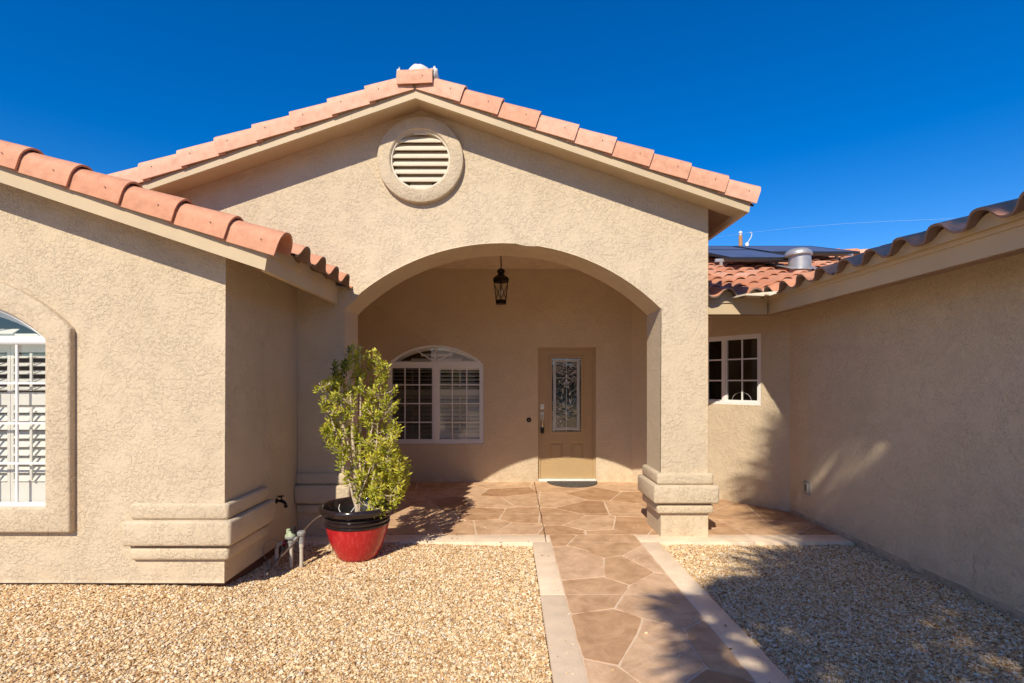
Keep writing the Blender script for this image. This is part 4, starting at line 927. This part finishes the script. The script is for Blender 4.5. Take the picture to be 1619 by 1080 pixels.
def pebble_patch(name, rects, dens, hf=hgt, base=True):
    mb = MB()
    for r_ in rects:
        g_ = ground_grid(*r_, .08, 'g', hf); mb.add(g_.v, g_.f)
    o = mb.build(name, M['soil_ground'], smooth=60)
    struct(o, 'stuff')
    ng = bpy.data.node_groups.new('pebble_scatter', 'GeometryNodeTree')
    ng.interface.new_socket('Geometry', in_out='INPUT', socket_type='NodeSocketGeometry'); ng.interface.new_socket('Geometry', in_out='OUTPUT', socket_type='NodeSocketGeometry')
    nn = ng.nodes; L = ng.links.new
    gi = nn.new('NodeGroupInput'); go = nn.new('NodeGroupOutput')
    dp = nn.new('GeometryNodeDistributePointsOnFaces'); dp.inputs['Density'].default_value = dens
    L(gi.outputs[0], dp.inputs['Mesh'])
    gti = nn.new('GeometryNodeGeometryToInstance')
    for k in range(5):
        ico = nn.new('GeometryNodeMeshIcoSphere'); ico.inputs['Radius'].default_value = 1.0; ico.inputs['Subdivisions'].default_value = 2
        sp_ = nn.new('GeometryNodeSetPosition'); nz = nn.new('ShaderNodeTexNoise'); nz.noise_dimensions = '4D'; nz.inputs['Scale'].default_value = .75; nz.inputs['Detail'].default_value = 1.5; nz.inputs['W'].default_value = k * 7.3
        vm = nn.new('ShaderNodeVectorMath'); vm.operation = 'MULTIPLY_ADD'; vm.inputs[1].default_value = (1.7, 1.7, 1.7); vm.inputs[2].default_value = (-.85, -.85, -.85)
        L(nz.outputs['Color'], vm.inputs[0]); L(ico.outputs['Mesh'], sp_.inputs['Geometry']); L(vm.outputs[0], sp_.inputs['Offset'])
        tf = nn.new('GeometryNodeTransform'); tf.inputs['Scale'].default_value = [(1, .72, .48), (1, .85, .55), (1, .6, .42), (.9, .9, .6), (1, .75, .36)][k]
        L(sp_.outputs[0], tf.inputs['Geometry'])
        sm_ = nn.new('GeometryNodeSetMaterial'); sm_.inputs['Material'].default_value = M['pebble']; L(tf.outputs[0], sm_.inputs['Geometry'])
        L(sm_.outputs[0], gti.inputs[0])
    iop = nn.new('GeometryNodeInstanceOnPoints'); L(dp.outputs['Points'], iop.inputs['Points']); L(gti.outputs[0], iop.inputs['Instance']); iop.inputs['Pick Instance'].default_value = True
    def rv_(dt, a_, b_, seed):
        n_ = nn.new('FunctionNodeRandomValue'); n_.data_type = dt; n_.inputs['Seed'].default_value = seed
        idx = {'FLOAT_VECTOR': (0, 1, 0), 'FLOAT': (2, 3, 1), 'INT': (4, 5, 2)}[dt]
        n_.inputs[idx[0]].default_value = a_; n_.inputs[idx[1]].default_value = b_; return n_.outputs[idx[2]]
    L(rv_('INT', 0, 4, 3), iop.inputs['Instance Index'])
    L(rv_('FLOAT_VECTOR', (-.55, -.55, 0), (.55, .55, 6.283), 4), iop.inputs['Rotation'])
    # mostly small chips, a few larger
    pw = nn.new('ShaderNodeMath'); pw.operation = 'POWER'; L(rv_('FLOAT', 0.0, 1.0, 5), pw.inputs[0]); pw.inputs[1].default_value = 3.4
    mr = nn.new('ShaderNodeMath'); mr.operation = 'MULTIPLY_ADD'; L(pw.outputs[0], mr.inputs[0]); mr.inputs[1].default_value = .0085; mr.inputs[2].default_value = .0042
    L(mr.outputs[0], iop.inputs['Scale'])
    sa = nn.new('GeometryNodeStoreNamedAttribute'); sa.data_type = 'FLOAT'; sa.domain = 'INSTANCE'; sa.inputs['Name'].default_value = 'tone'; L(iop.outputs[0], sa.inputs['Geometry']); L(rv_('FLOAT', 0.0, 1.0, 9), sa.inputs['Value'])
    off = nn.new('GeometryNodeTranslateInstances'); L(sa.outputs[0], off.inputs['Instances']); off.inputs['Local Space'].default_value = False
    cxyz = nn.new('ShaderNodeCombineXYZ'); L(rv_('FLOAT', -.003, .007, 11), cxyz.inputs['Z']); L(cxyz.outputs[0], off.inputs['Translation'])
    jn = nn.new('GeometryNodeJoinGeometry'); L(off.outputs[0], jn.inputs[0]); (L(gi.outputs[0], jn.inputs[0]) if base else None); L(jn.outputs[0], go.inputs[0])
    md = o.modifiers.new('pebbles', 'NODES'); md.node_group = ng
    return o
SB = 4.905     # front edge of the patio border
pg = pebble_patch('gravel', [(-4.6, .228, 1.2, SB), (1.448, 3.33, 1.2, SB)], 13500)
struct(pg, 'stuff')
pebble_patch('stray_pebbles', [(.24, .405, 1.2, 5.1), (1.275, 1.44, 1.2, 5.1), (-2.2, .4, 4.92, 5.12), (1.3, 3.3, 4.92, 5.12)], 55, hf=lambda x, y: .004, base=False)
pebble_patch('loose_pebbles', [(.42, 1.26, 1.2, 5.1), (-2.2, 3.2, 5.15, 6.0)], 7, hf=lambda x, y: .004, base=False)
far = ground_grid(-14, .228, -6, 1.2, .5, 'g'); f2 = ground_grid(1.448, 12, -6, 1.2, .5, 'g'); far.add(f2.v, f2.f); f3 = ground_grid(-10, -4.6, 1.2, 3.9, .3, 'g'); far.add(f3.v, f3.f)
struct(far.build('gravel_yard', M['soil_ground'], smooth=60))
struct(MB().box(-60, 60, -22, -14, -.12, -.06).build('road', M['asphalt']))

# dry leaves and twigs caught on the gravel and along the walls
ll = MB(); lr = random.Random(8)
def dry(x, y, z):
    a = lr.uniform(0, 6.28); L_ = lr.uniform(.012, .030); d_ = Vector((math.cos(a), math.sin(a), lr.uniform(-.2, .35))); s_ = Vector((-math.sin(a), math.cos(a), lr.uniform(-.3, .3))) * L_ * .3; c_ = Vector((x, y, z))
    ll.add([c_, c_ + d_ * L_ * .5 + s_, c_ + d_ * L_, c_ + d_ * L_ * .5 - s_], [(0, 1, 2, 3)], lr.random())
for _ in range(60): dry(lr.uniform(-2.05, -1.6), lr.uniform(4.1, 4.85), .012)
for _ in range(50): t_ = lr.uniform(2.4, 4.9); dry(3.31 - abs(lr.gauss(0, .05)), t_, .004)
for _ in range(26): dry(lr.uniform(-1.6, .2), SB - abs(lr.gauss(0, .04)), .006)
for _ in range(40): dry(lr.uniform(-1.2, -.4) , lr.uniform(4.0, 5.5), .008)
for _ in range(45): dry(lr.uniform(-4.2, .2), lr.uniform(2.2, 4.8), .006)
for _ in range(20): dry(lr.uniform(-1.2, 2.2), lr.uniform(5.2, 7.8), .006)
M['dryleaf'] = attr_mat('dry_leaf', [(0, (.10, .06, .03)), (1, (.34, .22, .10))], .8)
struct(ll.build('leaf_litter', M['dryleaf']), 'stuff')
# ---- paving
def z3(x, y): return gx(600 + x / 3.855, 755 + y / 3.855)
def z4(x, y): return gx(840 + x / 4.0475, 850 + y / 4.0475)
paving = MB()
paving.prism([(-2.35, SB + .235), (.41, SB + .235), (.41, -6), (1.27, -6), (1.27, SB + .235), (3.33, SB + .235), (3.33, 6.2), (1.95, 8.0), (-2.35, 8.0)], 'z', -.12, 0.0)
po = paving.build('patio', M['grout']); struct(po)
bd_ = MB()
segs = [(.235, .4095, -6.0, 3.685), (.235, .4095, 3.693, SB + .002), (1.2705, 1.446, -6.0, 3.685), (1.2705, 1.446, 3.693, SB + .002)]
for s_ in segs: bd_.box(*s_, -.10, .0035)
bd_.box(-2.34, .365, SB + .0045, SB + .232, -.10, .0035); bd_.box(.371, .4093, SB + .0045, SB + .232, -.1, .0033)
bd_.box(1.2705, 2.36, SB + .0045, SB + .232, -.10, .0035); bd_.box(2.366, 3.32, SB + .0045, SB + .232, -.1, .0035)
struct(bd_.build('walkway_border', M['border'], smooth=40, bev=lambda m, d: m.z > 0, bw=.003, bseg=2))
stn = MB(); wob = random.Random(3)
def clip_poly(poly, nx, ny, c):    # keep nx*x+ny*y<=c
    outp = []
    for i in range(len(poly)):
        a_, b_ = poly[i], poly[(i + 1) % len(poly)]; da, db = nx * a_[0] + ny * a_[1] - c, nx * b_[0] + ny * b_[1] - c
        if da <= 0: outp.append(a_)
        if (da < 0 < db) or (db < 0 < da): t_ = da / (da - db); outp.append((a_[0] + (b_[0] - a_[0]) * t_, a_[1] + (b_[1] - a_[1]) * t_))
    return outp
def add_stone(poly, tone, gap=.0065, zt=.0032):
    if len(poly) < 3: return
    # anticlockwise
    ar = sum(poly[i][0] * poly[(i + 1) % len(poly)][1] - poly[(i + 1) % len(poly)][0] * poly[i][1] for i in range(len(poly)))
    if abs(ar) < .004: return
    if ar < 0: poly = poly[::-1]
    # remove tiny edges
    pp = [p for i, p in enumerate(poly) if math.hypot(p[0] - poly[i - 1][0], p[1] - poly[i - 1][1]) > .012]
    n_ = len(pp); ins = []
    if n_ < 3: return
    for i in range(n_):
        p, a_, b_ = Vector(pp[i]), Vector(pp[i - 1]), Vector(pp[(i + 1) % n_]); e1 = (p - a_).normalized(); e2 = (b_ - p).normalized()
        n1 = Vector((-e1.y, e1.x)); n2 = Vector((-e2.y, e2.x)); m_ = (n1 + n2); 
        if m_.length < .2: continue
        m_.normalize(); k_ = gap / max(.35, m_.dot(n1)); ins.append(p + m_ * k_)
    res = []
    for i in range(len(ins)):
        a_, b_ = ins[i], ins[(i + 1) % len(ins)]; L_ = (b_ - a_).length; nseg = max(1, int(L_ / .05)); e_ = (b_ - a_).normalized() if L_ > 0 else Vector((1, 0)); nn2 = Vector((-e_.y, e_.x))
        for k in range(nseg):
            t_ = k / nseg; q = a_ + (b_ - a_) * t_; r_ = .02 if L_ > .1 else .3
            if t_ == 0 and L_ > .06: q = q + e_ * .008
            w_ = noise.noise(Vector((q.x * 7, q.y * 7, 5))) * .010
            res.append(q + nn2 * (w_ if k else 0) * (math.sin(math.pi * t_)))
    n_ = len(res); vs = [(q.x, q.y, -.002) for q in res] + [(q.x, q.y, zt) for q in res]
    stn.add(vs, [tuple(range(n_, 2 * n_))] + [(i, (i + 1) % n_, (i + 1) % n_ + n_, i + n_) for i in range(n_)], tone)
L0, R0 = .4105, 1.2695
lx = lambda p: (L0, p[1]); rx = lambda p: (R0, p[1])
P = {k: z4(*v) for k, v in dict(a=(225, 52), b=(350, 82), c=(465, 134), d=(580, 117), e=(790, 224), f=(630, 308), g=(466, 253), h=(530, 457), i=(715, 520), j=(980, 582), k=(680, 620), l=(555, 825), m=(1030, 700), n=(1125, 838), o=(985, 928)).items()}
Lp = {k: lx(z4(*v)) for k, v in dict(a=(130, 62), g=(188, 275), h=(245, 493), l=(320, 775)).items()}
Rp = {k: rx(z4(*v)) for k, v in dict(d=(715, 48), e=(880, 238), j=(1137, 527), n=(1470, 931)).items()}
TOP = SB + .235; ab = z3(1205, 352)
path = [([(L0, TOP), (ab[0], TOP), P['a'], Lp['a']], .35), ([(ab[0], TOP), (R0, TOP), Rp['d'], P['d'], P['c'], P['b'], P['a']], .55), ([Lp['a'], P['a'], P['b'], P['c'], P['g'], Lp['g']], .85), ([P['c'], P['d'], P['e'], P['f'], P['g']], .5),
        ([P['d'], Rp['d'], Rp['e'], P['e']], .95), ([Lp['g'], P['g'], P['f'], P['h'], Lp['h']], .55), ([P['f'], P['e'], Rp['e'], Rp['j'], P['j'], P['i'], P['h']], .85), ([Lp['h'], P['h'], P['i'], P['k'], P['l'], Lp['l']], .38),
        ([P['i'], P['j'], P['m'], P['n'], P['o'], (.98, 2.42), (.72, 2.52), P['l'], P['k']], .9), ([P['j'], Rp['j'], Rp['n'], P['n'], P['m']], .62), ([Lp['l'], P['l'], (.72, 2.52), (.78, 2.15), (L0, 2.05)], .85), ([P['n'], Rp['n'], (R0, 2.1), (1.02, 2.05), (.98, 2.42), P['o']], .12),
        ([(L0, 2.05), (.78, 2.15), (.98, 2.42), (1.02, 2.05), (.9, 1.7), (L0, 1.6)], .5), ([(1.02, 2.05), (R0, 2.1), (R0, 1.5), (.9, 1.7)], .7)]
for poly, tn in path:
    add_stone(poly, tn)
y_ = 1.6
rs_ = random.Random(5)
while y_ > -5.5:
    m1 = rs_.uniform(.7, 1.0); yn = y_ - rs_.uniform(.4, .55)
    if y_ == 1.6: add_stone([(L0, 1.6), (.9, 1.7), (m1, yn), (L0, yn)], rs_.random()); add_stone([(.9, 1.7), (R0, 1.5), (R0, yn), (m1, yn)], rs_.random())
    else: add_stone([(L0, y_), (pm, y_), (m1, yn), (L0, yn)], rs_.random()); add_stone([(pm, y_), (R0, y_), (R0, yn), (m1, yn)], rs_.random())
    y_ = yn; pm = m1
# porch stones: cells around stone centres measured from the paving
seeds = [((755, 90), .2), ((710, 47), .85), ((540, 78), .9), ((865, 135), .8), ((680, 150), .8), ((620, 225), .35), ((870, 235), .45), ((660, 300), .75), ((500, 305), .55), ((830, 325), .8), ((1130, 60), .75), ((1080, 140), .8), ((1320, 100), .28), ((1500, 55), .8), ((1570, 125), .4), ((1270, 185), .2), ((1500, 190), .7), ((1080, 240), .45), ((1300, 282), .8), ((1560, 300), .4), ((1110, 350), .35), ((1400, 365), .5),
         ((330, 55), .5), ((250, 110), .8), ((420, 165), .15), ((270, 180), .6), ((120, 60), .4), ((60, 130), .7), ((150, 215), .85), ((330, 250), .8), ((60, 290), .7), ((230, 330), .6), ((-80, 60), .5), ((-90, 160), .4), ((-100, 280), .7), ((-300, 120), .6), ((-320, 280), .6), ((1700, 60), .5), ((1720, 180), .6), ((1780, 330), .5)]
sd_ = [(z3(*p), t_) for p, t_ in seeds] + [(gx(*p), t_) for p, t_ in [((1165, 812), .55), ((1230, 815), .25), ((1200, 835), .6), ((1290, 842), .2), ((1130, 838), .5), ((1255, 835), .5), ((1100, 800), .5), ((1090, 835), .5)]]
region = [(-2.345, TOP), (3.325, TOP), (3.325, 6.045), (1.905, 7.88), (-2.345, 7.88)]
for i, (p, tn) in enumerate(sd_):
    cell = region[:]
    for j, (q, _) in enumerate(sd_):
        if i == j: continue
        nx_, ny_ = q[0] - p[0], (q[1] - p[1]); c_ = (q[0] ** 2 + q[1] ** 2 - p[0] ** 2 - p[1] ** 2) / 2
        cell = clip_poly(cell, nx_, ny_, c_)
        if len(cell) < 3: break
    if len(cell) >= 3: add_stone(cell, tn, gap=.0085)
so_ = stn.build('paving_stones', M['stone']); struct(so_)
jt = MB(); jt.box(.43, 1.25, 3.686, 3.694, .0034, .0038).box(.43, 1.25, SB - .002, SB + .006, .0034, .0038).box(-1.0, 1.9, 5.97, 5.976, .0034, .0038)
struct(jt.build('paving_joints', M['grout']))
ck = MB(); pts = [(.368 + (y_k - 4.9) * .013 + rnd.uniform(-.004, .004), y_k, .0036) for y_k in [4.93 + .06 * k for k in range(50)] if y_k < 7.87]
ck.tube(pts, [rnd.uniform(.003, .0075) for _ in pts], 5)
struct(ck.build('control_joint', M['crack']))

# ================================================================== BEHIND THE CAMERA: what casts the shadow and what the glass reflects
def fan_palm(loc, h, rad_, nf, lab, seed, spread=1.0, grp=None):
    rr = random.Random(seed); e = empty('fan_palm', loc, lab, 'palm tree', grp)
    MB().tube([(0, 0, 0), (.04, .02, h * .5), (0, 0, h)], [.2, .15, .14], 12).build('trunk', M['palmtrunk'], e, smooth=60)
    cr_ = MB()
    for k in range(nf):
        az = k * 2.399 + rr.uniform(-.2, .2); el = R(78) - R(128) * (k / nf) + rr.uniform(-.1, .1)
        d = Vector((math.cos(az) * math.cos(el), math.sin(az) * math.cos(el), math.sin(el))); pl_ = rad_ * rr.uniform(.42, .56)
        o0 = Vector((0, 0, h)); hub = o0 + d * pl_ + Vector((0, 0, -.06 * pl_)); cr_.tube([o0, (o0 + hub) / 2 + Vector((0, 0, .03)), hub], [.018, .014, .012], 5, tone=.6)
        side = d.cross(Vector((0, 0, 1)))
        if side.length < .05: side = Vector((1, 0, 0))
        side.normalize(); up = side.cross(d).normalized(); nb = 26; tn = rr.random()
        for b in range(nb):
            a = R(-118) + R(236) * b / (nb - 1); bl = rad_ * .54 * (1 - .25 * abs(a) / 2.06) * rr.uniform(.9, 1.05)
            bd = (d * math.cos(a) + side * math.sin(a) * 1.0 + up * rr.uniform(-.04, .12)).normalized(); sd2 = bd.cross(up).normalized(); wv = .030
            m_ = hub + bd * bl * .6; tp = hub + bd * bl + Vector((0, 0, -.12 * bl))
            cr_.add([hub - sd2 * .006, m_ - sd2 * wv, tp, m_ + sd2 * wv, hub + sd2 * .006, m_ + up * .012], [(0, 1, 5), (1, 2, 5), (2, 3, 5), (3, 4, 5), (4, 0, 5)], tn)
    cr_.build('crown', M['palmleaf'], e)
    return e
HC = 5.4
def proj(x, y, h): return (x - .34 * h / .88, y - h / .88, -.1)
fan_palm(proj(3.05, 3.05, 5.4), 5.5, 1.8, 84, 'fan palm in the front yard that shades the right side gravel', 11)
fan_palm(proj(4.0, 6.0, 7.8), 7.9, 1.45, 38, 'tallest fan palm in the front yard, shading the right side roof edge', 12)
fan_palm(proj(1.62, 3.05, 4.6), 4.7, 0.9, 17, 'small fan palm in the front yard whose frond tips shade the walkway', 13)
def tree(loc, h, r_, seed, lab, grp):
    rr = random.Random(seed); e = empty('shade_tree', loc, lab, 'tree', grp)
    t_ = MB(); t_.tube([(0, 0, 0), (.1, 0, h * .35), (0, .1, h * .6)], [.22, .16, .1], 10)
    for k in range(6): a = k * 1.05; t_.tube([(.05, .03, h * .4), (math.cos(a) * r_ * .6, math.sin(a) * r_ * .6, h * .72)], [.09, .03], 6)
    t_.build('trunk', M['bark'], e, smooth=60)
    c_ = MB(); cl = [Vector((rr.gauss(0, .45) * r_, rr.gauss(0, .45) * r_, h * rr.uniform(.45, .95))) for _ in range(26)]
    for c in cl:
        for _ in range(70):
            p = c + Vector((rr.gauss(0, .3), rr.gauss(0, .3), rr.gauss(0, .25))) * r_ * .6; d = Vector((rr.uniform(-1, 1), rr.uniform(-1, 1), rr.uniform(-.6, 1))).normalized(); s_ = d.cross(Vector((.2, .3, .9))).normalized(); L_ = rr.uniform(.16, .3)
            c_.add([p, p + d * L_ * .5 + s_ * L_ * .3, p + d * L_, p + d * L_ * .5 - s_ * L_ * .3], [(0, 1, 2, 3)], rr.random())
    c_.build('crown', M['treeleaf'], e); return e
tree((3.2, -3.7, -.1), 7.0, 2.7, 31, 'leafy tree added unseen behind the photographer to block sky light, beside the right wing', 'trees added to block light')  # unseen tree, added to block sky light and shade the right roof
tree((-6.5, -13, -.1), 5.5, 2.4, 21, 'leafy shade tree across the yard, seen only in window reflections', 'trees across the street')
tree((-1.5, -26, -.1), 6.5, 3.0, 22, 'broad shade tree across the street behind the photographer', 'trees across the street')
tree((8.5, -25, -.1), 6, 3.0, 23, 'shade tree across the street, farthest to the right', 'trees across the street')
nh = empty('neighbour_house', (0, -36, 0), 'low tan house with tiled roof across the street', 'house')
MB().box(-13, 13, -6, 6, -.1, 2.7).build('wall', M['stucco'], nh)
MB().prism([(-7, 2.6), (7, 2.6), (0, 4.9)], 'x', -13.8, 13.8).build('roof', M['tile'], nh)
for x in (-9, -3, 5): MB().box(x, x + 1.8, 6.0, 6.05, .9, 2.2).build('window', M['dark'], nh)
MB().box(8.5, 12.3, 6.0, 6.06, -.05, 2.3).build('garage_door', M['vent'], nh)
hl = MB(); vs = []; fs = []; nH = 120
for k in range(nH + 1):
    a = 2 * math.pi * k / nH; hgt_ = 24 + 16 * noise.noise(Vector((math.cos(a) * 3, math.sin(a) * 3, 1))) + 7 * noise.noise(Vector((math.cos(a) * 13, math.sin(a) * 13, 1)))
    if -.2 < math.cos(a - math.pi / 2): hgt_ = 3
    for (r_, z) in ((420, -2), (520, hgt_ * .55), (620, hgt_), (800, -2)): vs.append((r_ * math.cos(a), r_ * math.sin(a), z))
for k in range(nH):
    for j in range(3): fs.append((k * 4 + j, k * 4 + 4 + j, k * 4 + 5 + j, k * 4 + 1 + j))
struct(hl.add(vs, fs).build('hills', M['hill'], smooth=60))
